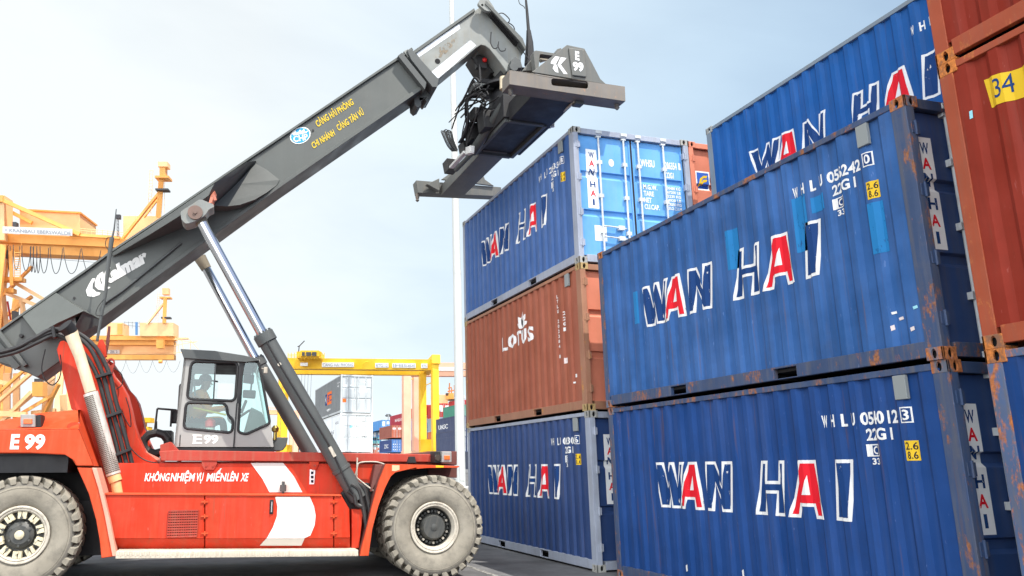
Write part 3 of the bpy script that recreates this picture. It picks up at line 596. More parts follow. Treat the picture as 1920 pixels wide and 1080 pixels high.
# front fender: outer lip plus the sheet behind it, front beam, lamps
lip = [(724, 870), (800, 871.5), (862, 874), (858, 877), (800, 877.5), (762, 881), (741, 886), (733, 893), (722, 915), (709, 950), (698, 992), (691, 1042), (674.5, 1042.5), (686, 1000), (698, 950), (711, 902)]
b = MB(); b.prism(P(lip, .06), .06, .14); fe = b.build('front_fender', orange2, stk, bevel=.012)
b = MB(); inner = [(862, 876), (800, 877), (762, 880), (741, 885), (733, 892), (722, 914), (709, 949), (698, 991), (690, 1042)]; out = [(862, 873.5), (800, 871.5), (724, 870), (712, 902), (699, 950), (687, 1000), (675, 1042)]
b.prism(P(inner+out[::-1], .10), .14, .98); b.build('fender_sheet', darkred, fe)
b = MB(); b.prism(P([(704, 871), (722, 871), (697, 922), (694, 922)], .40), .40, 1.0); b.prism(P([(700, 900), (722, 871), (690, 985), (676, 1034), (664, 1034)], .5), .62, 1.0); b.build('fender_stay', darkred, fe, bevel=.01)
decal_poly([(735, 872), (749, 872.5), (749, 881), (741, 883.5), (735, 883)], .056, decal('cream_wear', (.62, .50, .30), .5), 'bare_patch', fe)
decal_poly([(817, 872.5), (832, 873), (832, 876.6), (817, 876.6)], .056, M['yellow_ink'], 'yellow_mark', fe)
b = MB(); b.prism(P([(810, 846), (857, 846), (857, 872), (800, 868)], .62), .62, 3.5); b.prism(P([(803, 877), (857, 875), (857, 896), (803, 892)], .9), .9, 3.3); b.build('front_beam', darkred, stk, bevel=.012)
def marker(px0, px1, py0, py1, Y, ox):
    b = MB(); b.prism(P([(px0, py0), (px1, py0), (px1, py1), (px0, py1)], Y), Y, Y+.30); q = b.build('marker_lamp', paint('grey_lamp_box', (.27, .27, .26), .55, dirt=.2), stk, bevel=.012)
    w, h = px1-px0, py1-py0; b = MB(); b.prism(P([(px0+w*.22, py0+h*.36), (px0+w*.80, py0+h*.36), (px0+w*.80, py0+h*.74), (px0+w*.22, py0+h*.74)], Y-.01), Y-.02, Y+.02); b.build('lens', lens, q, bevel=.006)
    return q
marker(829, 847, 846.5, 867, .20, 0); marker(38, 66, 777, 801, .22, 0)
b = MB(); b.prism(P([(815, 846), (829, 846), (829, 868), (815, 868)], .3), .30, .6); b.build('headlight', black, stk, bevel=.01); b = MB(); b.lathe([(.05, 0), (.055, .03)], T3(822, 858, .26), (0, 1, 0), 12); b.build('headlight', plain('lamp_dark_glass', (.06, .05, .04), .1), stk)
b = MB(); b.prism(P([(66, 779), (76, 777), (77, 800), (66, 801)], .26), .26, .55); b.build('lamp_bracket', black, stk)
# --- rear hood and fender
hd = MB(); A0 = [(-12, 806), (60, 805), (148, 804), (176, 874), (143, 874), (135, 861), (122, 853), (60, 850), (-12, 850)]; Y0 = .10
pa = P(A0, Y0); hd.prism(pa, Y0, .2)
tl, tm, tr_ = P([(-12, 792), (70, 775), (146, 768)], .75); e0, e1 = T(176, 874, Y0), T(181, 874, .75)
hd.add([(pa[0][0], .1, pa[0][1]), (pa[2][0], .1, pa[2][1]), (tr_[0], .75, tr_[1]), (tm[0], .75, tm[1]), (tl[0], .75, tl[1])], [(0, 1, 2, 3, 4)])
hd.add([(pa[2][0], .1, pa[2][1]), (e0[0], .1, e0[1]), (e1[0]+.05, .75, e1[1]), (tr_[0]+.03, .75, tr_[1])], [(0, 1, 2, 3)])
hd.add([(tl[0], .75, tl[1]), (tm[0], .75, tm[1]), (tr_[0]+.03, .75, tr_[1]), (tr_[0]+.03, 3.4, tr_[1]), (tm[0], 3.4, tm[1]), (tl[0], 3.4, tl[1])], [(0, 1, 2, 3, 4, 5)])
hd.add([(tr_[0]+.03, .75, tr_[1]), (e1[0]+.05, .75, e1[1]), (e1[0]+.05, 3.4, e1[1]), (tr_[0]+.03, 3.4, tr_[1])], [(0, 1, 2, 3)])
hood = hd.build('rear_hood', orange2, stk, bevel=.02, norm=True)
b = MB(); l, r = T(-12, 851, .2), T(140, 862, .2); b.box(l[0], r[0], .2, 3.4, l[1]-.02, l[1]+.03); b.build('hood_underside', black, hood)
for s, a, c in (('E', 18, 38), ('99', 44, 86)): decal_quad(s, [(a, 842.5 if s == 'E' else 843.5), (c-3, 842.5 if s == 'E' else 843.5), (c, 814), (a+3.5, 814)], .094, wclean, 'lettering', hood, bold=.045)
b = MB(); b.lathe([(.0, -.1), (.07, -.06), (.09, 0)], T3(138, 798, .22), (0, -.6, .8), 10); b.build('hood_latch', orange, hood)
sk = MB(); sk.prism(P([(144, 876), (178, 877), (186, 905), (197, 950), (210, 1010), (217, 1043), (190, 1047), (187, 1015), (180, 975), (166, 925)], .12), .12, .24); skirt = sk.build('rear_fender', orange2, stk, bevel=.012)
b = MB(); b.prism(P([(172, 877), (181, 877), (192, 915), (206, 975), (219, 1043), (211, 1043), (198, 975), (184, 915)], .10), .10, .62); b.build('fender_edge', paint('pale_pink_edge', (.62, .28, .20), .6, dirt=.3, dcol=(.5, .4, .32)), skirt, bevel=.008)
b = MB(); b.box(-7.2, T(140, 870, .3)[0], .25, .3, .45, .5); b.box(-7.4, -5.0, 1.0, 3.2, .5, 1.7); b.box(-7.4, T(134, 860, .3)[0]-.03, .24, 3.3, 1.62, T(60, 850, .1)[1]+.02); b.build('counterweight', black, stk)
# --- boom support towers
tw = [(106, 655), (112, 640), (150, 632), (182, 652), (202, 683), (215, 708), (228, 722), (237, 738), (245, 768), (250, 792), (259, 820), (272, 848), (296, 866), (300, 880), (300, 928), (196, 928), (160, 800), (133, 765)]
for Y in (.95, 2.75):
    b = MB(); b.prism(P(tw, .95), Y, Y+.40); q = b.build('boom_tower', orange, stk, bevel=.015)
    if Y < 1: 
        b = MB(); b.prism(P([(218, 708), (229, 721), (240, 745), (249, 790), (262, 825), (276, 848), (300, 860), (300, 866), (271, 850), (256, 822), (244, 768), (235, 738)], 1.3), 1.20, 1.42); b.build('tower_flange', paint('pale_flange', (.58, .24, .17), .6, dirt=.2), q)
        b = MB(); b.prism(round_poly(P([(196, 700), (203, 673), (214, 672), (216, 682), (208, 712)], .9), .05), .84, .93, 0, [oval(*T(208, 681, .9), .042, .042)]); b.build('lifting_lug', redrail, q, bevel=.005)
        b = MB(); b.prism(P([(182, 650), (186, 637), (192, 636), (198, 648), (200, 668), (192, 672)], .86), .86, .94); b.build('mast_bracket', orange, q, bevel=.006)
# exhaust
ex = MB(); Yx = .62
ex.tube([T3(133, 622, Yx), T3(136, 632, Yx), T3(150, 668, Yx), T3(170, 735, Yx)], [.10, .098, .085, .082], 16)
exo = ex.build('exhaust_pipe', cream, stk)
b = MB(); a = T3(133, 622, Yx); d = (T3(133, 622, Yx)-T3(140, 645, Yx)).normalized(); b.tube([a-d*.02, a+d*.04+Vector((-.02, -.03, 0)), a+d*.09+Vector((-.05, -.07, 0))], [.103, .112, .118], 16); b.build('exhaust_mouth', black, exo)
b = MB(); b.tube([T3(170, 737, Yx), T3(192, 813, Yx), T3(213, 890, Yx)], .105, 20); b.build('heat_guard', perf, exo)
b = MB()
c0, c1 = T3(171, 742, Yx), T3(212, 886, Yx); ax = (c1-c0).normalized(); u1 = ax.cross(Vector((0, 1, 0))).normalized(); u2 = ax.cross(u1)
for i in range(44):
    for j in range(13):
        th = math.pi*(.06+.88*(j+.5*(i % 2))/13); n_ = u1*math.cos(th)+u2*math.sin(th)*(1 if u2.y < 0 else -1); c = c0+(c1-c0)*(i+.5)/44+n_*.1055; s1 = ax*.011; s2 = ax.cross(n_)*.009
        b.face([c-s1-s2, c+s1-s2, c+s1+s2, c-s1+s2])
b.build('guard_holes', plain('hole_dark', (.10, .085, .07), .9), exo, smooth=False)
b = MB(); b.tube([T3(213, 891, Yx), T3(217, 903, Yx)], .095, 16); b.tube([T3(217, 903, Yx), T3(221, 928, Yx)], .075, 14); b.build('exhaust_base', paint('ochre_pipe', (.60, .40, .16), .6, dirt=.4, dcol=(.5, .42, .3)), exo)
# big hydraulic hoses and clamps
for pts, Y in (([(-12, 670), (30, 660), (70, 642), (102, 629), (130, 640), (160, 666), (182, 704), (193, 740), (204, 780), (222, 850), (239, 928)], .70), ([(-12, 663), (30, 652), (68, 632), (100, 617), (134, 626), (168, 652), (193, 703), (203, 740), (214, 780), (232, 848), (250, 928)], .68),
               ([(60, 640), (100, 622), (140, 622), (178, 650), (204, 698), (214, 738), (224, 778), (242, 846), (261, 928)], .70)):
    b = MB(); b.tube(spline([T3(x, y, Y) for x, y in pts], 5), .033, 10); b.build('hydraulic_hose', hoseM, stk)
for x0, y0, x1, y1 in ((179, 708, 209, 699), (200, 782, 228, 772), (218, 853, 246, 842), (99, 612, 103, 634)):
    b = MB(); b.bar(T3(x0, y0, .64), T3(x1, y1, .64), .045, .10, up=(0, 1, 0)); b.build('hose_clamp', black, stk, bevel=.008)
for pts in ([(85, 655), (78, 690), (85, 712), (98, 722), (110, 712), (115, 690), (113, 665)], [(214, 690), (228, 702), (229, 720), (218, 730)], [(236, 745), (243, 770), (245, 800), (232, 780), (218, 748)], [(236, 826), (252, 848), (275, 864), (310, 869), (340, 864)]):
    b = MB(); b.tube(spline([T3(x, y, .86) for x, y in pts], 6), .009, 6); b.build('cable', black, stk)
# whip aerial in front of the boom
b = MB(); b.tube([T3(218, 392, 1.05), T3(214, 430, 1.05), T3(210, 447, 1.05)], [.008, .014, .018], 7); b.tube([T3(210, 445, 1.05), T3(203, 495, 1.05), T3(198, 550, 1.05)], [.036, .034, .026], 8); b.tube([T3(198, 550, 1.05), T3(187, 610, 1.05), T3(182, 640, 1.05)], [.026, .024, .022], 8)
aer = b.build('aerial', gdark, stk)
b = MB(); b.tube(spline([T3(212, 446, 1.03), T3(201, 446, 1.03), T3(198, 460, 1.03), T3(206, 470, 1.03), T3(212, 458, 1.03)], 6), .006, 6); b.build('cable', black, aer); b = MB(); b.tube(spline([T3(196, 560, 1.03), T3(184, 575, 1.03), T3(180, 590, 1.03), T3(192, 592, 1.03)], 6), .006, 6); b.build('cable', black, aer)
for pts, r in (([(199, 645), (204, 615)], .012), ([(198, 668), (203, 640), (205, 612)], .02)):
    b = MB(); b.tube([T3(x, y, .9) for x, y in pts], r, 7); b.build('mast', darkred, stk)
# --- boom
YB, YF = 1.60, 2.26
web = [(-12, 630), (39, 594), (160, 509.5), (212, 471.5), (313, 404.5), (461, 303.5), (700, 142.5), (772, 95), (792, 120), (797, 160), (529, 346), (400.5, 439), (303, 510), (148, 624), (134, 662), (70, 708), (33, 690), (-12, 676)]
b = MB(); b.prism(P(web, YB), YB, YF); boom = b.build('boom', gboom, stk, bevel=.02)
b = MB(); b.prism(P([(-12, 627), (39, 590.5), (160, 506.5), (212, 468), (313, 401), (461, 300), (700, 139), (771, 91), (774, 95.5), (700, 144), (461, 305), (313, 406), (212, 473), (160, 511.5), (39, 595.5), (-12, 632)], YB), YB-.05, YF+.05); b.build('top_flange', gboom, boom, bevel=.006)
b = MB(); b.prism(P([(797, 156), (529, 342), (400.5, 435), (303, 506), (148, 620), (149, 627), (304, 513), (402, 442), (530, 349), (799, 163)], YB), YB-.035, YF+.02); b.build('bottom_flange', gboom, boom, bevel=.006)
def wing(pts, name, back=YB+.02, mat=None, bev=.01):      # stiffener box standing off the web: pts = (px, py, Y of that corner)
    b = MB(); q = [T(x, y, Y) for x, y, Y in pts]; b.prism(q, [p[2] for p in pts], back); return b.build(name, mat or gboom, boom, bevel=bev)
wing([(209, 474.5, 1.57), (282, 426, 1.22), (345, 383, .82), (402, 344, .54), (440, 318, .90), (463, 303.5, 1.2), (481, 301, 1.57), (466, 308, 1.3), (440, 329, .94), (392, 366, .58), (360, 389, .74), (337, 405, .88), (283, 439, 1.22), (212, 481, 1.57)], 'lug_flange')
def plane_Y(x, y): return 1.28+.305*max(0, min(1, ((x-401)*.8+(385-y)*.55)/122))
wing([(x, y, plane_Y(x, y)) for x, y in ((401, 385), (442, 346), (480, 307), (500, 318), (524, 337), (519, 347), (500, 361), (478, 374), (450, 384), (424, 387))], 'flared_web', bev=0).data.shade_flat()
lug = [(338, 397), (375, 373), (400, 383), (402, 388), (392, 392), (384, 404), (366, 415), (348, 420), (340, 411)]
b = MB(); b.prism(round_poly(P(lug, .24), .04), .24, .60); lg = b.build('cylinder_lug', gext, boom, bevel=.012)
b = MB(); c = T3(366, 399, .24); b.lathe([(.115, .0), (.115, .06)], c-Vector((0, .03, 0)), (0, 1, 0), 20); b.lathe([(.03, 0), (.03, .02)], c-Vector((0, .05, 0)), (0, 1, 0), 10); b.build('pin', paint('brown_pin', (.16, .10, .08), .6, dirt=.4), lg)
b = MB(); b.bar(T3(396, 384, .6), T3(402, 362, .7), .05, .10); b.bar(T3(400, 366, .62), T3(404, 376, .62), .04, .05); b.build('red_fitting', paint('rusty_red_fitting', (.42, .13, .08), .6, dirt=.3), lg)
# pivot housing at the boom's foot
wing([(41, 592, 1.57), (104, 548, 1.57), (186, 597, 1.56), (157, 583, 1.12), (107, 606, 1.08), (68, 628, 1.12)], 'pivot_housing')
wing([(157, 583, 1.14), (186, 597, 1.56), (180, 610, 1.50), (150, 626, 1.35), (140, 612, 1.20), (152, 590, 1.16)], 'pivot_cheek', mat=gboom)
b = MB(); b.prism(P([(104, 606), (140, 590), (146, 625), (112, 632)], 1.25), 1.25, 1.6); b.build('pivot_cheek', gext, boom)
b = MB(); b.bar(T3(-2, 622, 1.55), T3(49, 686, 1.55), .06, .14, up=(0, 1, 0)); b.bar(T3(-10, 640, 1.58), T3(33, 690, 1.58), .10, .05, up=(0, 1, 0)); b.build('foot_rib', gboom, boom)
b = MB(); b.lathe([(.03, 0), (.03, .05)], T3(39, 629, 1.54), (0, 1, 0), 10); b.lathe([(.02, 0), (.02, .02)], T3(139, 558.5, 1.585), (0, 1, 0), 10); b.lathe([(.02, 0), (.02, .02)], T3(587, 244, 1.585), (0, 1, 0), 10); b.build('plug', black, boom)
b = MB(); b.tube([T3(190, 572, 1.57), T3(230, 545, 1.57), T3(300, 488, 1.57), T3(340, 455, 1.57)], .02, 7); b.build('boom_pipe', gdark, boom)
# lettering on the boom
dk = (-.735)
def boom_quad(px, py, w, h): 
    u = Vector((.811, -.585)); v = Vector((-.0, -1)); s = Vector((px, py)); a = s+u*w
    return [tuple(s), tuple(a), tuple(a+v*h), tuple(s+v*h)]
decal_quad('Kalmar', [(194, 539), (279, 490), (271, 465), (186, 513)], 1.592, wclean, 'lettering', boom, bold=.07)
ring = [(173, 522), (166, 534), (161, 545), (164, 555), (175, 557), (186, 553), (189, 549), (180, 547), (174, 541), (174, 533), (179, 522)]
decal_poly(ring, 1.592, wclean, 'emblem', boom); decal_poly([(183, 516), (178, 527), (178, 537), (184, 543), (196, 545), (206, 540), (207, 538), (196, 537), (189, 531), (187, 522), (188, 513)], 1.592, wclean, 'emblem', boom)
yl = decal('dull_yellow', (.72, .52, .05), .1)
for s, q in (('CẢNG', [(596, 239), (618, 224.5), (612, 213), (590, 228)]), ('HẢI', [(621, 223), (633, 215), (627.5, 204), (615.5, 212)]), ('PHÒNG', [(636, 213.5), (664, 195.5), (659, 184), (630.5, 203)]),
             ('CHI', [(588, 279.5), (600, 271), (594.5, 260), (582.5, 268.5)]), ('NHÁNH', [(603, 269.5), (629, 253), (624, 242), (598, 258.5)]), ('CẢNG', [(635, 246), (655.5, 233), (650, 222), (629.5, 235)]), ('TÂN', [(658, 231.5), (672, 222), (667, 211), (653, 220.5)]), ('VŨ', [(674.5, 220), (683, 214.5), (678, 203.5), (669.5, 209.5)])):
    decal_quad(s, q, 1.592, yl, 'lettering', boom, bold=.025)
e = [(563+20.5*math.cos(t)*.94, 254+15.5*math.sin(t)-20.5*math.cos(t)*.16) for t in [2*math.pi*i/28 for i in range(28)]]
decal_poly(e, 1.593, M['plate_white'], 'emblem', boom); decal_poly([(563+(x-563)*.90, 254+(y-254)*.89) for x, y in e], 1.590, decal('sky_blue_ink', (.06, .36, .66), .1), 'emblem', boom)
decal_quad('CHP', [(551, 267), (578, 262), (576, 250), (549, 256)], 1.587, wclean, 'lettering', boom, bold=.03)
decal_poly([(546, 250), (553, 243), (556, 249), (560, 247), (562, 243), (566, 246), (570, 241), (572, 247), (579, 244), (575, 249), (551, 254)], 1.587, wclean, 'emblem', boom)
# collar, pads
for q in ([(763, 93), (772, 92), (823, 149), (820, 163), (811, 163), (770, 110)], [(746, 104), (754, 98), (800, 155), (797, 168)]):
    b = MB(); b.prism(P(q, 1.46), 1.46, 2.40); b.build('boom_collar', gdark, boom, bevel=.01)
b = MB(); b.prism(P([(757, 96), (765, 92), (812, 152), (803, 158)], 1.54), 1.54, 2.34); b.build('collar_plate', gext, boom)
b = MB(); b.prism(P([(776, 182), (800, 162), (822, 152), (810, 168), (806, 184), (800, 190), (795, 184), (790, 190), (790, 198), (783, 202), (777, 196)], 1.75), 1.75, 2.15); b.build('wear_pad', gdark, boom, bevel=.01)
# extension with its bent head
YE, YE2 = 1.70, 2.20
ext = [(768, 100), (889, 20), (905, 10), (914, 16), (922, 30), (972, 84), (978, 98), (976, 132), (950, 134), (937, 116), (918, 92), (910, 86), (902, 84), (894, 89), (873, 107), (820, 150), (800, 160)]
b = MB(); b.prism(P(ext, YE), YE, YE2); exn = b.build('boom_extension', gext, boom, bevel=.015)
b = MB(); b.prism(P([(770, 100), (888, 17), (890, 22), (772, 106)], YE), YE-.04, YE2+.04); b.prism(P([(905, 12), (922, 29), (973, 82), (979, 98), (978, 104), (968, 88), (921, 36), (903, 18)], YE), YE-.22, YE2+.22)
b.build('head_plate', gboom, exn, bevel=.006)
for s in (([(779, 99), (861, 45), (863, 54), (786, 107)]), ([(806, 137), (882, 75), (893, 85), (822, 147)])): decal_poly(s, YE-.004, gpol, 'wear_strip', exn)
decal_poly([(818, 92), (856, 70), (850, 86), (828, 108), (817, 108)], YE-.003, decal('ochre_stain', (.27, .22, .16), .9), 'stain', exn)
b = MB(); b.lathe([(.055, 0), (.055, .006)], T3(820.5, 114.5, YE-.006), (0, 1, 0), 16); b.build('pin_hole', M['dark'], exn)
b = MB(); b.prism(round_poly(P([(889, 16), (899, 5), (908, 6), (922, 26), (918, 31), (906, 31)], YE), .08), YE-.20, YE-.12, 0, [oval(*T(904.5, 9.5, YE-.2), .028, .028)]); b.build('sheave_plate', gext, exn, bevel=.006)
b = MB(); b.prism(P([(953, 134), (955, 118), (962, 112), (972, 118), (976, 132)], 1.62), 1.50, 1.70); b.lathe([(.09, 0), (.09, .05)], T3(964, 125, 1.48), (0, 1, 0), 14); b.build('head_pin', gdark, exn, bevel=.006)
ch_ = MB()
for i in range(26):
    t = i/25; a = T3(921+49*t, 24+56*t, 1.6); ch_.box(a.x-.035, a.x+.035, 1.52, 1.86, a.z-.03, a.z+.045)
ch_.build('cable_chain', black, exn)
for pts in ([(932, 31), (937, 25), (945, 26), (955, 36), (953, 42), (945, 45)], [(953, 42), (963, 50), (966, 62), (972, 70), (972, 76)], [(921, 60), (920, 80), (926, 91), (933, 88), (935, 78)], [(933, 84), (938, 95), (946, 95), (948, 91)], [(970, 82), (986, 104), (992, 112)]):
    b = MB(); b.tube(spline([T3(x, y, 1.56) for x, y in pts], 6), .011, 6); b.build('cable', black, exn)
b = MB(); b.lathe([(.02, .0), (.05, .02), (.055, .06)], T3(910, 111, 1.95), (0, 1, 0), 12); b.build('warning_lamp', redl, exn); b = MB(); a = T3(904, 115, 2.0); b.box(a.x-.12, a.x+.1, 2.0, 2.12, a.z-.14, a.z+.12); b.build('lamp_box', black, exn)
b = MB(); b.prism(P([(886, 98), (902, 86), (914, 92), (948, 128), (952, 140), (918, 140), (900, 120)], 2.2), 2.1, 2.75); b.build('head_frame', black, exn, bevel=.01)
b = MB(); b.tube([T3(899, 122, 1.9), T3(901, 152, 1.9)], .025, 7); b.tube([T3(884, 108, 2), T3(892, 118, 2), T3(900, 126, 2)], .02, 6); b.build('hose_stub', black, exn)
# --- lift cylinders
for Y in (.42, 3.44):
    t0, t1, t2, t3 = T3(370, 403, .42), T3(496, 634, .42), T3(494, 628, .42), T3(672, 935, .42)
    for q in (t0, t1, t2, t3): q.y = Y
    dx = Vector((0, 0, 0))
    b = MB(); b.tube([t2+dx, t3+dx], .140, 20); ax = (t3-t2).normalized(); b.tube([t2+dx-ax*.02, t2+dx+ax*.14], .165, 20); b.tube([t3+dx-ax*.55, t3+dx-ax*.50], .155, 18)
    cy = b.build('lift_cylinder', gdark, stk, bevel=.004)
    b = MB(); b.tube([t0+dx+ax*.12, t1+dx+ax*.1], .088, 24); b.build('rod', chrome, cy)
    b = MB(); b.tube([t0+dx-ax*.1, t0+dx+ax*.16], [.12, .10], 14); b.build('rod_eye', paint('ochre_eye', (.20, .17, .12), .6, dirt=.4), cy)
    b = MB()
    for i in range(14):
        w = 2*math.pi*i/14; aa = ax.orthogonal().normalized(); bb = ax.cross(aa); c = t2+dx+(aa*math.cos(w)+bb*math.sin(w))*.135; b.tube([c-ax*.05, c], .013, 6)
    b.build('gland_bolt', gdark, cy)
    if Y < 1:
        b = MB(); b.tube(spline([T3(500, 640, .26), T3(515, 668, .26), T3(560, 742, .26), T3(612, 826, .26), T3(630, 862, .26), T3(650, 905, .26), T3(662, 925, .26)], 4), .016, 7); b.build('pipe', black, cy)
        b = MB(); b.lathe([(.03, 0), (.03, .03)], T3(524, 683, .25), (0, 1, 0), 8); b.bar(T3(618, 838, .25), T3(628, 856, .25), .04, .05); b.build('pipe_fitting', rimM, cy)
b = MB(); b.prism(P([(640, 925), (660, 905), (692, 905), (700, 925), (690, 958), (652, 956)], .50), .50, 1.2); b.build('cylinder_foot', black, stk, bevel=.02)
for pts, Y in (([(658, 908), (672, 918), (678, 940), (684, 968), (688, 1000), (682, 1030)], .30), ([(668, 905), (682, 915), (688, 935), (692, 960), (690, 990)], .36), ([(652, 920), (664, 930), (668, 945), (680, 950)], .30)):
    b = MB(); b.tube(spline([T3(x, y, Y) for x, y in pts], 6), .034, 9); b.build('hydraulic_hose', hoseM, stk)
b = MB(); b.tube([T3(670, 858, .5), T3(669, 880, .5), T3(665, 895, .5)], .012, 6); b.tube([T3(669, 896, .48), T3(684, 908, .45), T3(703, 922, .42)], .012, 6); b.tube(spline([T3(669, 896, .48), T3(670, 876, .48), T3(676, 867, .48), T3(705, 866, .48), T3(722, 871, .45)], 5), .010, 6); b.build('fender_rod', rimM, stk)

# --- cab
YC, YC2 = 1.02, 2.55
b = MB()
upw = round_poly(P([(358.7, 677.5), (446, 679.7), (441, 752), (350.6, 748)], YC), .09); low_ = round_poly(P([(349, 754.5), (420, 756.5), (425.5, 763), (426.5, 778.5), (437.5, 787), (434.5, 811.5), (344.5, 803)], YC), .07)
qtr = round_poly(P([(457.5, 676.5), (485, 677.6), (506.2, 793.8), (461, 814.5), (446.5, 810), (453.5, 701)], YC), .05)
outer = P([(345, 670), (457, 676), (487, 674.5), (508, 795), (513, 838), (326, 838)], YC)
b.prism(outer, YC, YC+.05, 0, [upw, low_, qtr]); cab = b.build('cab', cabM, stk)
b = MB(); b.prism(outer, YC2-.05, YC2, 0, [upw, low_, qtr]); b.build('cab_far_side', cabM, cab)
lft = P([(345, 670), (326, 838)], YC); dx_ = .05
b = MB(); (xa, za), (xb, zb) = lft
b.add([(xa, YC, za), (xa, YC2, za), (xb, YC2, zb), (xb, YC, zb), (xa+.04, YC, za), (xa+.04, YC2, za), (xb+.04, YC2, zb), (xb+.04, YC, zb)], [(0, 1, 2, 3), (4, 7, 6, 5), (0, 3, 7, 4), (1, 5, 6, 2), (0, 4, 5, 1), (3, 2, 6, 7)]); b.build('cab_back', cabM, cab)
(xc, zc), (xd, zd) = P([(508, 795), (513, 838)], YC); (xe, ze) = T(487, 674.5, YC); z0 = T(420, 839, YC)[1]
b = MB(); b.add([(xc, YC, zc), (xc, YC2, zc), (xd, YC2, zd), (xd, YC, zd)], [(0, 1, 2, 3)]); b.build('cab_nose', cabM, cab)
b = MB(); b.add([(xe, YC+.03, ze), (xe, YC2-.03, ze), (xc, YC2-.03, zc), (xc, YC+.03, zc)], [(0, 1, 2, 3)]); b.build('windscreen', glass, cab)
b = MB(); b.box(xb, xd+.01, YC-.01, YC2, z0-.09, z0-.01); b.build('cab_base', black, cab)
b = MB(); b.box(xb+.05, xd-.05, YC+.06, YC2-.06, z0, z0+.04); b.build('cab_floor', gdark, cab)
roof = [(338, 654), (402, 657.5), (457, 666), (480, 671), (487, 676), (457, 679), (345, 672)]
b = MB(); b.prism(P(roof, YC-.06), YC-.06, YC2+.06); b.build('cab_roof', gdark, cab, bevel=.012)
def loop3(p, Y): q = [Vector((a[0], Y, a[1])) for a in p]; return q+[q[0]]
for h in (upw, low_, qtr):
    b = MB(); b.tube(loop3(h, YC-.004), .022, 6, cap=False); b.build('window_seal', M['rubber_seal'], cab)
b = MB(); x4 = T(404, 700, YC)[0]; up_l = [p for p in [(max(min(p[0], x4), -99), p[1]) for p in upw]]; 
for t in poly_tris(upw):
    q = clip(t, 0, x4, True)
    if len(q) > 2: b.face([(p[0], YC+.02, p[1]) for p in q])
b.build('side_window', glass, cab, smooth=False)
for h in (low_, qtr):
    b = MB()
    for t in poly_tris(h): b.face([(p[0], YC+.02, p[1]) for p in t])
    b.build('side_window', glass, cab, smooth=False)
for h in (upw, low_, qtr):
    b = MB()
    for t in poly_tris(h): b.face([(p[0], YC2-.02, p[1]) for p in t])
    b.build('side_window', glassM('pale_glass', (.92, .98, .98), .03), cab, smooth=False)
b = MB(); a, c = T(404, 679, YC), T(404, 750, YC); b.box(a[0]-.012, a[0]+.012, YC+.01, YC+.03, c[1], a[1]); b.build('window_bar', gdark, cab)
a, c = T3(439, 838, YC), T3(453, 676, YC); b = MB(); b.bar(T3(438, 838, YC-.006), T3(444, 756, YC-.006), .02, .02); b.bar(T3(447, 756, YC-.006), T3(452, 678, YC-.006), .055, .025); b.bar(T3(337, 836, YC-.003), T3(338, 815, YC-.003), .012, .01); b.build('door_gap', black, cab)
decal_quad('E', [(361, 832), (379, 832.5), (378.5, 815), (363, 814.5)], YC-.004, wclean, 'lettering', cab, bold=.03); decal_quad('99', [(381, 832.5), (409, 832.5), (410, 815.5), (382.5, 815)], YC-.004, wclean, 'lettering', cab, bold=.045)
b = MB()
for x0, x1, y in ((360.5, 366, 830.5), (360.5, 366, 814.8)): 
    q = P([(x0, y+2), (x1, y+2), (x1, y), (x0, y)], YC-.004); b.face([(p[0], YC-.0045, p[1]) for p in q])
b.build('lettering', wclean, cab, smooth=False)
# fittings seen through the glass
b = MB(); s0 = T3(372, 800, 1.75); b.box(s0.x-.26, s0.x+.26, 1.45, 2.05, z0+.28, z0+.42); b.box(s0.x-.34, s0.x-.20, 1.47, 2.03, z0+.42, z0+1.05); b.box(s0.x-.15, s0.x+.15, 1.6, 1.9, z0+.04, z0+.28); b.build('seat', gdark, cab, bevel=.04)
b = MB(); q = T3(470, 800, 1.7); b.prism(P([(452, 830), (470, 765), (490, 775), (503, 806), (505, 832)], 1.7), 1.45, 2.1); b.bar(T3(452, 775, 1.75), T3(462, 750, 1.75), .05, .05); b.build('console', gdark, cab, bevel=.02)
b = MB(); b.tube([T3(452, 780, 1.75)+Vector((.14*math.cos(t), .19*math.sin(t), .10*math.cos(t))) for t in [2*math.pi*i/16 for i in range(17)]], .016, 6, cap=False); b.build('steering_wheel', black, cab)
for x0, y0, x1, y1 in ((457, 702, 477, 718), (456, 731, 480, 746)):
    b = MB(); b.prism(P([(x0, y0), (x1, y0+1), (x1-1, y1), (x0-1, y1-2)], 1.5), 1.48, 1.72); b.build('monitor', black, cab, bevel=.015)
b = MB(); b.bar(T3(476, 680, 1.6), T3(470, 735, 1.6), .03, .03); b.bar(T3(361, 684, 1.25), T3(366, 742, 1.25), .03, .03); b.build('grab_post', gdark, cab)
b = MB(); b.tube([T3(362, 764, 1.12), T3(424, 778, 1.12)], .016, 7); b.build('grab_rail', M['yellow_ink'], cab)
b = MB(); b.lathe([(.07, 0), (.085, .02), (.085, .10), (.06, .13), (.02, .15)], T3(394, 802, 1.2), (0, 0, 1), 14); b.build('red_canister', plain('red_plastic', (.62, .02, .02), .4), cab); b = MB(); b.lathe([(.075, -.1), (.075, 0)], T3(394, 802, 1.2), (0, 0, 1), 12); b.build('canister_base', rimM, cab)
b = MB(); a, c = P([(350, 678), (484, 678)], 2.0); b.box(a[0]+.05, c[0]-.1, YC+.1, YC2-.1, a[1]-.16, a[1]-.02); b.build('headlining', black, cab)
b = MB(); b.lathe([(.09, 0), (.10, .04), (.06, .10)], T3(369, 712, 1.5), (0, 0, -1), 14); b.build('cab_fan', gdark, cab)
b = MB(); b.prism(P([(513, 820), (540, 820), (537, 836), (530, 845), (513, 845)], 1.1), 1.1, 1.75); b.build('tool_box', gdark, stk, bevel=.015)
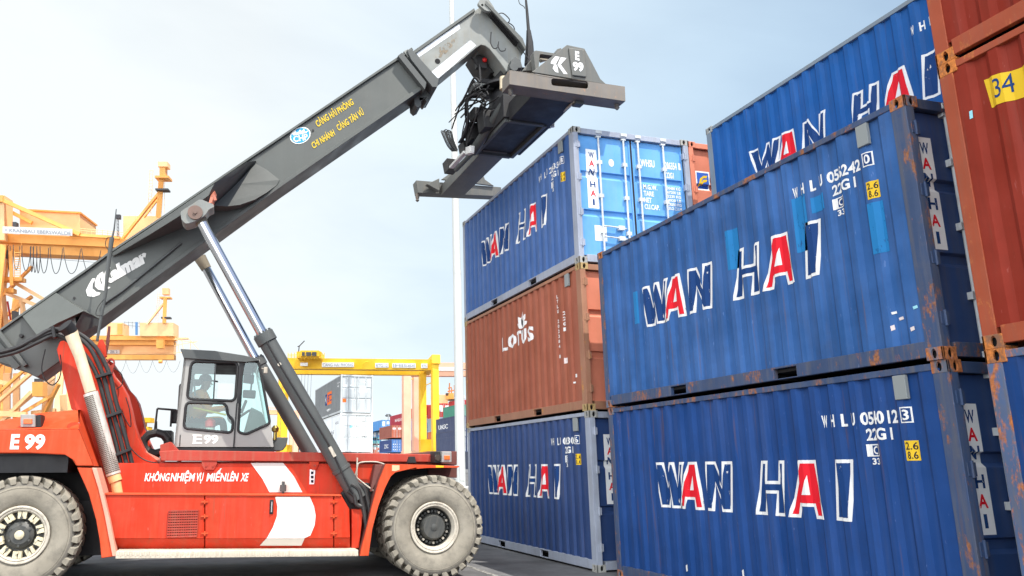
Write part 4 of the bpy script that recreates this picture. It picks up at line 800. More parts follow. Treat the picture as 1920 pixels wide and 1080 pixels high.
b = MB(); b.lathe([(.03, -.16), (.03, -.04), (.055, -.02), (.062, .03), (.03, .07)], T3(516, 806, 1.1), (0, 0, 1), 12); b.build('horn', brass, stk)
b = MB(); a = T3(498, 694, 1.0); b.box(a.x-.03, a.x+.03, .98, 1.02, a.z-.05, a.z+.05); b.tube([T3(486, 690, 1.05), T3(498, 692, 1.0)], .012, 6); b.build('work_lamp', rimM, stk, bevel=.01)
# railing, hose ring and filter box behind the cab
b = MB()
for p0, p1 in (((290, 808), (295, 766)), ((295, 766), (331, 769)), ((320, 800), (322, 768)), ((293, 790), (293, 808))): b.tube([T3(*p0, 2.2), T3(*p1, 2.2)], .018, 6)
b.build('railing', black, stk)
b = MB(); b.prism(P([(320, 768), (333, 768), (333, 793), (320, 793)], 2.3), 2.3, 2.5); b.prism(P([(286, 806), (322, 807), (322, 836), (310, 838), (304, 812), (286, 812)], 2.3), 2.3, 2.9); b.build('filter_box', black, stk, bevel=.01)
cr_ = T3(292, 831, 2.15); b = MB(); b.tube([cr_+Vector((.205*math.cos(t), 0, .175*math.sin(t))) for t in [2*math.pi*(i+.5)/10 for i in range(11)]], .072, 10, cap=False); b.build('hose_ring', hoseM, stk)

# --- wheels
def lugs(mb, r0, r1, w, n, side, m):
    pitch = 2*math.pi/n
    prof = [(r0-.035, .006), (r1-.030, .012), (r1, .055), (r1, .27), (r0, .27), (r0, .06)]
    for i in range(n):
        a0 = i*pitch+(0 if side == 0 else pitch*.5)
        vs = []
        for e in (0, 1):
            for r, y in prof:
                fr = .30 if r < r1-.02 else .34; tap = 1-.25*(1 if r >= r1-.035 else 0)*0
                a = a0+(1 if e else -1)*pitch*fr*(.80 if y < .02 and r < r0 else 1)+y*.55
                yy = y if side == 0 else w-y
                vs.append((r*math.cos(a), yy, r*math.sin(a)))
        k = len(prof); mb.add(vs, [(j, (j+1) % k, k+(j+1) % k, k+j) for j in range(k)]+[tuple(range(k)), tuple(range(2*k-1, k-1, -1))], m)
def wheel(x, y, z, r, kind, flip=False):
    w = .52
    t = MB(); s = r/.775
    prof = [(.372*s, .075), (.385*s, .045), (.42*s, .020), (.50*s, .004), (.575*s, .0), (.640*s, .010), (.688*s, .035), (.702*s, .07), (.702*s, w-.07), (.688*s, w-.035), (.640*s, w-.010), (.575*s, w), (.50*s, w-.004), (.42*s, w-.02), (.372*s, w-.06)]
    n = 96; k = len(prof); vs = [(pr*math.cos(2*math.pi*j/n), py, pr*math.sin(2*math.pi*j/n)) for pr, py in prof for j in range(n)]
    t.add(vs, [(i*n+j, i*n+(j+1) % n, (i+1)*n+(j+1) % n, (i+1)*n+j) for i in range(k-1) for j in range(n)], 0)
    for i in range(len(t.m)):
        if 5*n <= i < 9*n: t.m[i] = 1
    lugs(t, .70*s, r, w, 30, 0, 0); lugs(t, .70*s, r, w, 30, 1, 0)
    t.lathe([(.612*s, .004), (.616*s, -.003), (.622*s, .008)], (0, 0, 0), (0, 1, 0), 64, 0, False)
    whe = bpy.data.objects.new('wheel', None); COL.objects.link(whe); whe.parent = stk; whe.location = (x, y, z); whe.empty_display_size = .2
    whe.rotation_euler = (0, random.uniform(0, 1), math.pi if flip else 0)
    t.v = [(a, b-0, c) for a, b, c in t.v]
    t.build('tyre', [tyreM, treadM], whe, bevel=.006, seg=1)
    rb = MB()
    def ring(prof, m):
        n = 48; k = len(prof); vs = [(q[0]*s*math.cos(2*math.pi*j/n), q[1], q[0]*s*math.sin(2*math.pi*j/n)) for q in prof for j in range(n)]
        rb.add(vs, [(i*n+j, i*n+(j+1) % n, (i+1)*n+(j+1) % n, (i+1)*n+j) for i in range(k-1) for j in range(n)], m)
    if kind == 'deep':
        ring([(.374, .08), (.380, .028), (.372, .016), (.356, .016), (.350, .03), (.338, .032), (.330, .022), (.318, .024), (.305, .06), (.285, .12), (.272, .30), (.0, .30)], 0)
        rb.f = rb.f; nring = len(rb.m); 
        for i in range(nring):
            if i >= 48*9: rb.m[i] = 1
        for i in range(26):
            a = 2*math.pi*i/26; c = Vector((.235*s*math.cos(a), .15, .235*s*math.sin(a))); rb.tube([c, c+Vector((0, .15, 0))], .020, 6, 0 if i % 3 == 0 else 1)
        rb.lathe([(.165*s, 0), (.20*s, .07), (.20*s, .22)], (0, .06, 0), (0, 1, 0), 28, 1); rb.lathe([(.02, -.01), (.05, 0), (.05, .02)], (0, .05, 0), (0, 1, 0), 12, 1)
        rb.build('rim', [rimM, rimD], whe)
    else:
        ring([(.374, .08), (.382, .028), (.372, .014), (.356, .014), (.350, .03), (.340, .032), (.330, .022), (.316, .03), (.300, .07), (.29, .13), (.0, .13)], 0)
        for i in range(len(rb.m)):
            if i >= 48*8: rb.m[i] = 1
        for i in range(10):
            a = 2*math.pi*(i+.3)/10; u = Vector((math.cos(a), 0, math.sin(a))); v = Vector((-math.sin(a), 0, math.cos(a))); c = u*.255*s+Vector((0, .085, 0))
            for e, hw in ((-.028, .024), (.036, .018)):
                q = c+v*e; vs = [q+u*du+v*dv+Vector((0, dy, 0)) for dy in (-.045, .05) for du, dv in ((-.045, -hw), (.05, -hw*1.3), (.05, hw*1.3), (-.045, hw))]
                rb.add(vs, [(3, 2, 1, 0), (4, 5, 6, 7), (0, 1, 5, 4), (1, 2, 6, 5), (2, 3, 7, 6), (3, 0, 4, 7)], 2)
            rb.tube([c+v*.004-u*.03+Vector((0, -.06, 0)), c+v*.004-u*.03+Vector((0, .05, 0))], .020, 6, 1 if i % 2 else 2)
        rb.lathe([(.12*s, 0), (.175*s, .04), (.19*s, .10)], (0, .035, 0), (0, 1, 0), 24, 1); rb.lathe([(.03, -.02), (.060, -.01), (.066, .04)], (0, .02, 0), (0, 1, 0), 16, 2)
        for i in range(6):
            a = 2*math.pi*i/6; c = Vector((.14*s*math.cos(a), .03, .14*s*math.sin(a))); rb.tube([c, c+Vector((0, .03, 0))], .016, 6, 1)
        rb.build('rim', [rimM, rimD, rimC], whe)
    return whe
fx, fz = .008, .775; rx, rz = -5.84, .79
wheel(fx, 0, .775, .775, 'deep'); wheel(fx, .56, .775, .775, 'plain'); wheel(fx, 4.14, .775, .775, 'deep', True); wheel(fx, 3.58, .775, .775, 'plain', True)
wheel(rx, .10, .79, .79, 'clamped'); wheel(rx, 4.0, .79, .79, 'clamped', True)

# --- spreader (world coordinates, square to the containers)
spr = bpy.data.objects.new('spreader', None); COL.objects.link(spr); spr.parent = stk; spr.empty_display_size = .3
def sp(mb, name, mats, bevel=.012, parent=None, smooth=True):
    mb.v = [tuple(WL(v)) for v in mb.v]; o = mb.build(name, mats, parent or spr, bevel=bevel, smooth=smooth); return o
YN, YFAR = 11.74, 17.75
def S(x, y, wy=YN): p = at_y(x, y, wy); return (p.x, p.z)
def S3(x, y, wy): return at_y(x, y, wy)
b = MB(); slot = round_poly([S(1034, 146.5), (S(1103, 152.5)), S(1103, 166.5), S(1034, 160)], .06)
b.prism([S(955, 131), S(1172, 162), S(1173, 190), S(955, 158)], YN, YN+.03, 0, [slot]); q = [S(955, 131), S(1172, 162), S(1173, 190), S(955, 158)]
b.prism([q[0], q[1], (q[1][0], q[1][1]-.03), (q[0][0], q[0][1]-.03)], YN+.03, YN+.34); b.prism([(q[3][0], q[3][1]+.03), (q[2][0], q[2][1]+.03), q[2], q[3]], YN+.03, YN+.34); b.prism(q, YN+.31, YN+.34)
b.prism([q[0], (q[0][0]+.03, q[0][1]), (q[3][0]+.03, q[3][1]), q[3]], YN+.03, YN+.31); b.prism([(q[1][0]-.03, q[1][1]), q[1], q[2], (q[2][0]-.03, q[2][1])], YN+.03, YN+.31)
sp(b, 'end_beam', rustbeam, .010)
b = MB(); b.prism([S(998, 134), S(1064, 83), S(1097, 90), S(1112, 118), S(1127, 147), S(1138, 157)], YN+.02, YN+.06); sp(b, 'end_plate', gplate, .008)
b = MB(); b.prism([S(1066, 89.5), S(1096, 93.5), S(1099.5, 145), S(1073, 141.5)], YN-.01, YN+.02); sp(b, 'number_board', gplate, .02)
def sp_text(s, q):
    b = MB()
    for t in quad_text(s, [S(*p) for p in q], bold=.05): b.face([(p[0], YN-.013, p[1]) for p in t])
    sp(b, 'lettering', M['white_ink'], 0, smooth=False)
sp_text('E', [(1078, 113), (1086, 114.5), (1085.5, 97.5), (1077.5, 96)]); sp_text('99', [(1074, 133), (1094, 136), (1093, 118), (1073, 116)])
b = MB()
for pts in ([(1035, 113), (1042, 104.5), (1050, 106), (1043, 119), (1046, 125), (1048, 135.5), (1042, 134), (1037, 127), (1040, 120), (1033, 118)], [(1052, 106.5), (1063, 108), (1052, 120), (1065, 138), (1058, 138), (1046, 121)]):
    for t in poly_tris([S(*p) for p in pts]): b.face([(p[0], YN+.016, p[1]) for p in t])
sp(b, 'emblem', M['white_ink'], 0, smooth=False)
for x in (5.22, 7.34):
    for y in (YN+.17, YFAR+.1):
        b = MB(); b.lathe([(.045, .0), (.05, .10), (.03, .14), (.05, .16), (.02, .20)], (x, y, 8.30), (0, 0, -1), 10); sp(b, 'twistlock', rustbeam, 0)
zb = 8.25
def taper(x0, x1, y0, y1, z0, z1): return MB().box(x0, x1, y0, y1, z0, z1)
b = MB(); b.box(5.72, 6.62, YN+.34, 13.3, zb, 8.62); sp(b, 'telescopic_beam', black)
b = MB(); b.box(5.80, 6.36, 14.8, YFAR, zb+.03, 8.55); sp(b, 'telescopic_beam', gplate)
b = MB(); b.box(5.60, 6.60, 13.15, 14.95, zb+.05, 8.78); b.box(5.64, 5.72, 13.2, 14.9, zb-.03, zb+.06, 1); b.box(6.46, 6.54, 13.2, 14.9, zb-.03, zb+.06, 1); b.box(5.72, 6.46, 13.15, 13.24, zb-.03, zb+.06, 1); b.box(5.72, 6.46, 14.84, 14.94, zb-.03, zb+.06, 1); b.box(6.60, 6.66, 13.3, 14.8, zb+.02, 8.5); sp(b, 'centre_frame', [black, gdark])
c = S3(785, 340, YFAR); 
b = MB(); fq = [S(780, 338, YFAR), S(940, 351, YFAR), S(940, 368, YFAR), S(784, 361, YFAR)]; b.prism(fq, YFAR, YFAR+.30); sp(b, 'end_beam', gplate)
b = MB(); b.prism([S(826, 338, YFAR), S(848, 322, YFAR), S(905, 330, YFAR), S(908, 338, YFAR), S(925, 350, YFAR)], YFAR-.06, YFAR); b.prism([S(800, 345, YFAR-.2), S(824, 334, YFAR-.2), S(824, 358, YFAR-.2)], YFAR-.2, YFAR-.05); sp(b, 'gusset', gplate)
# rotator and hydraulics between boom head and spreader
b = MB(); ra = Vector((6.10, 14.02, 0)); b.lathe([(.38, 8.7), (.42, 8.85), (.42, 9.15), (.34, 9.3)], (ra.x, ra.y, 0), (0, 0, 1), 24); b.box(5.72, 6.5, 13.6, 14.5, 8.72, 8.95); b.lathe([(.52, 9.30), (.52, 9.36)], (ra.x-.1, ra.y, 0), (0, 0, 1), 28); b.box(5.8, 6.35, 13.7, 14.35, 9.3, 9.75); sp(b, 'rotator', black)
b = MB(); b.tube([S3(944, 145, 13.3), S3(944, 168, 13.3)], .075, 12); sp(b, 'accumulator', cream, 0)
b = MB(); b.tube([S3(886, 285, 14.6), S3(946, 196, 13.3)], .10, 12); b.tube([S3(855, 318, 15.6), S3(890, 282, 14.6)], .055, 10); sp(b, 'ram', gdark, 0)
b = MB(); b.bar(S3(846, 314, 15.2), S3(873, 285, 14.4), .10, .06); b.bar(S3(876, 284, 14.4), S3(886, 280, 14.2), .1, .16); sp(b, 'guard_strip', paint('pale_strip', (.62, .62, .60), .5, dirt=.3))
b = MB(); b.tube([S3(1036, 228, 13.4), S3(1052, 212, 12.7)], .05, 10); b.tube([S3(1048, 216, 12.8), S3(1078, 190, 12.0)], .024, 8, 1); b.box(6.52, 6.68, 11.95, 12.1, 8.14, 8.34); b.tube([S3(1030, 224, 13.4), S3(1030, 240, 13.4)], .035, 8, 1); b.tube([S3(1035, 222, 13.4), S3(1036, 238, 13.4)], .045, 8, 1); sp(b, 'ram', [gdark, rimM], 0)
b = MB(); b.prism([S(980, 133, 12.2), S(1003, 103, 12.2), S(1010, 104, 12.2), S(1010, 132, 12.2)], 12.2, 12.5); sp(b, 'mast_plate', gplate)
b = MB(); b.prism(round_poly([S(1000, 97, 12.0), S(1004, 94.5, 12.0), S(1040, 100, 12.0), S(1042, 105, 12.0), S(1012, 101, 12.0), S(1010, 128, 12.0), S(1004, 131, 12.0)], .04), 12.0, 12.14); b.box(5.62, 6.1, 12.3, 12.8, 8.62, 8.8); b.bar(S3(1012, 113, 12.2), S3(1030, 108, 12.2), .06, .08, 1); b.prism([S(1040, 100, 12.1), S(1045, 92, 12.1), S(1052, 90, 12.1), S(1056, 104, 12.1)], 12.1, 12.3); sp(b, 'lifting_frame', [gplate, rimM])
b = MB(); b.tube([S3(985, -12, 13.6), S3(988, 20, 13.6), S3(991, 58, 13.6)], [.02, .03, .036], 8); b.tube([S3(991, 57, 13.6), S3(993, 80, 13.6), S3(993, 122, 13.6)], [.045, .075, .11], 10); sp(b, 'spring_hose', black, 0)
b = MB(); b.tube(spline([S3(971, -10, 13.6), S3(974, 6, 13.6), S3(982, 12, 13.6), S3(984, 16, 13.6)], 5), .008, 5); sp(b, 'cable', black, 0)
rnd = random.Random(3)
for i in range(9):
    x0, y0 = 898+rnd.uniform(-6, 10), 176+rnd.uniform(-6, 14); y_ = 13.6+rnd.uniform(-.2, .3)
    pts = [(x0+10, y0+6), (x0, y0-2+rnd.uniform(-4, 2)), (874+rnd.uniform(-3, 4), 188+rnd.uniform(-4, 6)), (874+rnd.uniform(-2, 5), 215+i), (872+rnd.uniform(-4, 6), 240+i), (862+rnd.uniform(-3, 3), 268)]
    b = MB(); b.tube(spline([S3(x, y, y_+.2*k) for k, (x, y) in enumerate(pts)], 5), .020 if i % 2 else .014, 6); sp(b, 'hydraulic_hose', black, 0)
for i in range(14):
    x0, y0 = rnd.uniform(890, 935), rnd.uniform(150, 210); y_ = 13.5; x1, y1 = x0-rnd.uniform(10, 60), y0+rnd.uniform(30, 90)
    b = MB(); b.tube(spline([S3(x0, y0, y_), S3(x0-rnd.uniform(2, 14), y0+rnd.uniform(-8, 12), y_+.1), S3((x0+x1)/2-rnd.uniform(0, 10), (y0+y1)/2+rnd.uniform(-4, 8), y_+.6), S3(x1, y1, y_+1.3)], 6), rnd.uniform(.012, .022), 6); sp(b, 'hydraulic_hose', black if i % 3 else hoseM, 0)
for i in range(8):
    o = i*1.3; k = rnd.uniform(-2, 2); b = MB(); b.tube(spline([S3(848+o, 284, 15.4), S3(839+o, 272+k, 15.4), S3(831+o, 255+k, 15.4), S3(827+o*1.7, 244+.5*o+k, 15.4), S3(834+o*1.4, 247+k, 15.4), S3(840+o*1.2, 264, 15.4), S3(850+o*.9, 282, 15.4)], 5), .010, 5); sp(b, 'hydraulic_hose', hoseM if i % 2 else gdark, 0)
for x0, y0, x1, y1, wy in ((886, 152, 918, 170, 13.9), (900, 146, 930, 168, 13.9), (888, 200, 926, 218, 14.0), (880, 228, 905, 262, 14.4), (868, 262, 890, 282, 14.8), (838, 296, 862, 318, 15.6), (905, 205, 950, 240, 13.7)):
    b = MB(); b.prism([S(x0, y0, wy), S(x1, y0+3, wy), S(x1-3, y1, wy), S(x0+4, y1-2, wy)], wy, wy+.35); sp(b, 'valve_block', black)
b = MB(); b.prism([S(886, 158, 13.8), S(892, 154, 13.8), S(912, 157, 13.8), S(898, 164, 13.8), S(892, 172, 13.8)], 13.8, 14.0); sp(b, 'hook_plate', gdark)

# ------------------------------------------------------------------ driver in the cab
def person():
    hx, hz = T(387, 718, 1.75); Y = 1.75
    V = []; Ed = []; Rr = []
    def v(x, y, z, r, par=None):
        V.append((x, y, z)); Rr.append(r*1.5 if r > .13 else r*1.12); k = len(V)-1
        if par is not None: Ed.append((par, k))
        return k
    pel = v(hx-.16, Y, hz-.66, .15); ab = v(hx-.15, Y, hz-.45, .15, pel); ch = v(hx-.09, Y, hz-.30, .165, ab); tc_ = v(hx-.07, Y, hz-.21, .15, ch); nk = v(hx-.04, Y, hz-.11, .06, tc_)
    jaw = v(hx-.005, Y, hz-.06, .070, nk); hd = v(hx-.01, Y, hz+.03, .095, jaw); tp = v(hx-.02, Y, hz+.10, .07, hd)
    for s in (-1, 1):
        sh = v(hx-.09, Y+s*.19, hz-.21, .08, tc_); el = v(hx+.06, Y+s*.25, hz-.47, .047, sh); wr = v(hx+.30, Y+s*.17, hz-.42, .032, el); pm = v(hx+.38, Y+s*.15, hz-.41, .036, wr)
        for j in range(4):
            f1 = v(hx+.43, Y+s*(.12+.02*j), hz-.405, .010, pm); f2 = v(hx+.462, Y+s*(.12+.02*j), hz-.435-.004*j, .009, f1); v(hx+.450, Y+s*(.12+.02*j), hz-.465, .008, f2)
        t1 = v(hx+.39, Y+s*.105, hz-.43, .011, pm); v(hx+.42, Y+s*.10, hz-.455, .009, t1)
        hp = v(hx-.12, Y+s*.10, hz-.70, .10, pel); kn = v(hx+.30, Y+s*.14, hz-.62, .068, hp); an = v(hx+.36, Y+s*.14, hz-1.0, .045, kn); v(hx+.48, Y+s*.14, hz-1.03, .038, an)
    me = bpy.data.meshes.new('person'); me.from_pydata(V, Ed, []); o = bpy.data.objects.new('person', me); COL.objects.link(o)
    sk = o.modifiers.new('skin', 'SKIN'); o.modifiers.new('sub', 'SUBSURF').levels = 2
    for i, d in enumerate(me.skin_vertices[0].data): d.radius = (Rr[i], Rr[i]); d.use_root = (i == 0)
    dg = bpy.context.evaluated_depsgraph_get(); dg.update(); m2 = bpy.data.meshes.new_from_object(o.evaluated_get(dg)); o.modifiers.clear(); o.data = m2; m2.name = 'person'
    m2.materials.clear()
    for m in (paint('orange_workwear', (.85, .25, .03), .8, dirt=.05), plain('skin', (.36, .19, .12), .5), paint('dark_trousers', (.03, .04, .07), .8)): m2.materials.append(m)
    for p in m2.polygons:
        c = p.center; p.material_index = 1 if c.z > hz-.12 or (c.x > hx+.31 and c.z > hz-.52) else (2 if c.z < hz-.6 else 0); p.use_smooth = True
    o.matrix_world = MINV.inverted(); tag(o, 'driver in orange workwear and a dark cap sitting at the wheel in the cab', 'person')
    b = MB(); b.lathe([(.108, -.01), (.108, .04), (.09, .09), (.04, .12)], (hx-.02, Y, hz+.03), (0, 0, 1), 16); b.prism([(hx+.06, hz+.035), (hx+.19, hz+.02), (hx+.19, hz+.03), (hx+.06, hz+.055)], Y-.07, Y+.07); b.build('cap', plain('dark_cap', (.015, .02, .03), .8), o)
    b = MB()
    for s in (-1, 1): b.lathe([(.004, -.006), (.011, 0), (.004, .006)], (hx+.078, Y+s*.034, hz+.012), (1, 0, 0), 8)
    b.build('eye', plain('eye_dark', (.02, .015, .012), .3), o)
    b = MB(); b.tube([(hx+.07, Y, hz+.005), (hx+.105, Y, hz-.028), (hx+.08, Y, hz-.034)], [.008, .016, .010], 8); b.build('nose', m2.materials[1], o)
    b = MB(); b.tube([(hx+.068, Y-.025, hz-.062), (hx+.078, Y, hz-.064), (hx+.068, Y+.025, hz-.062)], .006, 6); b.build('mouth', plain('lips', (.25, .09, .07), .5), o)
    b = MB()
    for s in (-1, 1): b.lathe([(.010, -.008), (.030, 0), (.02, .012)], (hx-.02, Y+s*.093, hz-.005), (0, s, 0), 10)
    b.build('ear', m2.materials[1], o)
person()

# ------------------------------------------------------------------ tall light pole
D = at_depth
pb = D(863.5, 900, 50); pb = Vector((pb.x, pb.y, 0))
pole = empty('light_pole', pb, 'tall white tapered light pole rising behind the boom head', 'light pole')
pm = paint('white_pole', (.52, .53, .51), .5, dirt=.12, dcol=(.4, .40, .37), fade=.1, sc=.3, streak=(3, 3, .12))
b = MB(); b.tube([(0, 0, .0), (0, 0, 14.5), (-.02, 0, 14.5), (-.05, 0, 24.2), (-.05, 0, 24.2), (-.10, 0, 36)], [.325, .275, .268, .225, .218, .165], 16); b.build('shaft', pm, pole)
b = MB(); b.tube([(0, 0, 14.35), (0, 0, 14.6)], .283, 16); b.build('joint_collar', pm, pole)
b = MB(); b.tube([(-.05, 0, 24.05), (-.05, 0, 24.3)], .234, 16); b.build('joint_collar', pm, pole)
b = MB(); b.lathe([(.6, 0), (.6, .5), (.5, .55)], (0, 0, 0), (0, 0, 1), 16); b.build('footing', paint('concrete', (.42, .41, .38), .85), pole)
b = MB(); b.box(-.335, -.30, -.15, .15, 1.0, 2.1); b.box(-.14, .14, -.345, -.28, .9, 1.9); b.build('service_hatch', pm, pole)

# ------------------------------------------------------------------ far containers
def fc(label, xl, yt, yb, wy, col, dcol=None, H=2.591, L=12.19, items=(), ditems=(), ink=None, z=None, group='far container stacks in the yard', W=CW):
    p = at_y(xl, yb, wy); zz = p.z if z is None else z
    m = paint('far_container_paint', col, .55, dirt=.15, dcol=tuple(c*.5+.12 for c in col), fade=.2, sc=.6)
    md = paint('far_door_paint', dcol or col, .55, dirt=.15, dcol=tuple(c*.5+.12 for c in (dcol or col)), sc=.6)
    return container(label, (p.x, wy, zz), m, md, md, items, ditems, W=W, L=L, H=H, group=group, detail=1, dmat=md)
GW = 'grey and white containers behind the lift cylinders'
g_it = [(rect(4.6, 5.5, .95, 1.85), 'navy_ink', 0), (rect(3.2, 4.5, .95, 1.95), 'yellow_ink', 0)]
M['orange_ink'] = decal('orange_ink', (.75, .16, .03), .1); INK.append('orange_ink')
g_it = [(rect(6.0, 6.9, 1.0, 1.9), 'navy_ink', 0), (side_text('MS', 6.8, 6.1, 1.15, 1.75), 'white_ink', 1), (rect(3.9, 5.9, 1.0, 2.0), 'orange_ink', 0), (side_text('SITC', 5.7, 4.1, 1.2, 1.8), 'navy_ink', 1), (side_text('logistics', 6.2, 4.2, .45, .72), 'white_ink', 0), (side_text('2638174', 1.6, .7, 2.25, 2.4), 'white_ink', 0), (side_text('45G1', 1.4, .9, 2.0, 2.15), 'white_ink', 0)]
dm = [(rect(1.35, 2.0, 1.55, 1.75), 'plate_white', 0), (rect(1.4, 1.95, 1.85, 2.0), 'plate_white', 0), (rect(.2, .5, 1.9, 2.1), 'plate_white', 0), (rect(.12, .42, .78, 1.05), 'orange_ink', 0), (rect(.7, .85, 2.0, 2.1), 'plate_white', 0), (rect(1.75, 1.9, 2.25, 2.3), 'plate_white', 0)]
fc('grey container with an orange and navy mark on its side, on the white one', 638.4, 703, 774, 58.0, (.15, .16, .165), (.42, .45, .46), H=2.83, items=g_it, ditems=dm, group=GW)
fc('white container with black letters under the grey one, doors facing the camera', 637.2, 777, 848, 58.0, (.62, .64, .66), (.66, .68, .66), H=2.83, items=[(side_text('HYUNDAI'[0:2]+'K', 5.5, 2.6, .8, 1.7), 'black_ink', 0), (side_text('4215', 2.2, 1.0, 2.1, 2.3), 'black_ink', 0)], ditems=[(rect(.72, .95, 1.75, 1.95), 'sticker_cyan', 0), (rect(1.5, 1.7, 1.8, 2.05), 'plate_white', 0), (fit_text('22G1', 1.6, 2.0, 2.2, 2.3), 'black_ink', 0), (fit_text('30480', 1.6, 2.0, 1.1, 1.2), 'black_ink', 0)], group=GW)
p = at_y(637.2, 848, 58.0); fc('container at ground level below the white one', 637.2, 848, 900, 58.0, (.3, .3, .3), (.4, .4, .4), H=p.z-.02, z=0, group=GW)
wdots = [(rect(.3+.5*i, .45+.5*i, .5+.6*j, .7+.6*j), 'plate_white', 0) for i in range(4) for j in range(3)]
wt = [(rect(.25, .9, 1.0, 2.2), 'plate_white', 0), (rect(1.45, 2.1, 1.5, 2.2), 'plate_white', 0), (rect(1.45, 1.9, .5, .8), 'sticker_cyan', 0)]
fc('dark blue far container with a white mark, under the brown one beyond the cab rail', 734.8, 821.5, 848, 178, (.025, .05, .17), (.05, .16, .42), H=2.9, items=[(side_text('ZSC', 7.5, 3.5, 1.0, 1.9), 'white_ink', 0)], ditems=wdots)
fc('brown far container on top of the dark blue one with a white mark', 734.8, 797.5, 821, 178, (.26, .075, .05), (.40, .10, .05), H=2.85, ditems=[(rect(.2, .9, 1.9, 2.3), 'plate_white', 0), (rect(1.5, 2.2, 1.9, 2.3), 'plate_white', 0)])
fc('maroon far container with white letters, seen past the salmon crane leg', 765.5, 773, 796, 176, (.32, .02, .04), (.50, .05, .06), H=2.9, L=17, items=[(side_text('E MAERSK'[2:5]+'AX', 12, 5, 1.2, 1.9), 'white_ink', 0)])
fc('navy far container below the maroon one, beside the salmon crane leg', 765.8, 796, 822, 176, (.03, .05, .12), H=2.9, L=17)
fc('navy far container second below the maroon one, beside the salmon crane leg', 765.8, 822, 848, 176, (.03, .05, .12), H=2.9, L=17)
for k, (c, yt, yb, lab) in enumerate((((.62, .20, .06), 791, 809, 'orange far container, topmost right of the white container'), ((.10, .28, .55), 809, 826, 'blue far container under the orange one right of the white container'), ((.10, .36, .38), 826, 838, 'teal far container right of the white container'), ((.42, .13, .08), 838, 850, 'brown red far container, lowest right of the white container'))):
    fc(lab, 698.8, yt, yb, 217, c, H=2.6, W=2.44, ditems=wt if k in (1, 3) else ())
fc('small blue far container behind the brown one, top edge at the lamp mast', 715.5, 790, 806, 205, (.07, .24, .52), H=2.6, ditems=wt)
fc('red far container, topmost beyond the yellow crane legs', 822, 757, 782, 143, (.50, .03, .03), (.60, .05, .04), H=2.6, ditems=wt)
fc('white and blue far container below the red one beyond the yellow crane legs', 822, 782, 808, 143, (.3, .36, .42), (.42, .50, .58), H=2.6, ditems=[(rect(.3, 1.0, .4, 1.0), 'navy_ink', 0), (rect(1.4, 2.2, 1.2, 2.0), 'navy_ink', 0)])
fc('orange far container with white plates below the white and blue one', 822, 808, 834, 143, (.62, .16, .05), H=2.6, ditems=wt)
fc('orange far container at the foot of the stack beyond the yellow crane legs', 822, 834, 858, 143, (.62, .16, .05), H=2.55)
fc('dark red far container between the yellow crane legs, topmost', 799, 761, 783, 150, (.40, .02, .03), (.46, .03, .03), H=2.5)
fc('blue far container between the yellow crane legs, below the dark red one', 799, 783, 802, 150, (.08, .25, .50), H=2.4, ditems=wt)
fc('blue far container between the yellow crane legs, third down', 799, 802, 822, 150, (.08, .25, .50), H=2.4, ditems=wdots)
fc('navy blue far container seen side on beside the light pole', 858, 793, 820, 96, (.045, .06, .12), H=2.75, L=9, items=[(side_text('UASC', 8, 4, 1.3, 1.9), 'white_ink', 0)])
fc('lower navy blue far container seen side on beside the light pole', 858, 820, 848, 96, (.045, .06, .12), H=2.75, L=9)
fc('green far container on the navy one beside the light pole', 858, 769, 793, 98, (.05, .22, .15), H=2.4, L=6)
fc('small red far container above the green one beside the light pole', 858, 758, 769, 108, (.45, .03, .04), H=1.5, L=4)
for k in range(4): fc(('white and blue far container low behind the cylinders, leftmost', 'orange far container low behind the cylinders', 'blue far container low behind the cylinders', 'pale blue far container low behind the cylinders, rightmost')[k], 546+9*k, 833+3*(k % 2), 851, 230, ((.40, .46, .55), (.55, .18, .10), (.06, .16, .40), (.30, .42, .55))[k], H=2.6, ditems=wdots if k != 1 else ())

# ------------------------------------------------------------------ cranes
yel = paint('crane_yellow', (.82, .45, .010), .5, dirt=.12, dcol=(.5, .3, .05), sc=.3)
peach = paint('salmon_crane', (.80, .42, .28), .55, dirt=.06, dcol=(.5, .25, .15), sc=.2)
oran = paint('crane_orange', (.82, .34, .07), .5, dirt=.14, dcol=(.5, .2, .05), sc=.2, fade=.3)
oran2 = paint('lit_crane_orange', (.90, .50, .24), .55, dirt=.06, dcol=(.6, .35, .2), sc=.2)  # lit tone of the crane orange, sunlight put in; oran is the shaded tone
signw = plain('sign_white', (.78, .79, .78), .6); sgrey = plain('sign_grey', (.33, .35, .40), .6)
dgrey = plain('dark_steel', (.06, .06, .065), .7)
def depth_text(s, q, d, parent, mat, name='lettering'):
    b = MB(); BL, BR, TR, TL = [D(x, y, d) for x, y in q]; t, a, bb, c, dd = text_tris(s, bold=.02)
    off = parent.matrix_world.translation if parent else Vector((0, 0, 0))
    for tr in t: b.face([((BL*(1-u)+BR*u)*(1-v)+(TL*(1-u)+TR*u)*v)-parent.location for u, v in [((p[0]-a)/(bb-a), (p[1]-c)/(dd-c)) for p in tr]])
    return b.build(name, mat, parent, smooth=False)
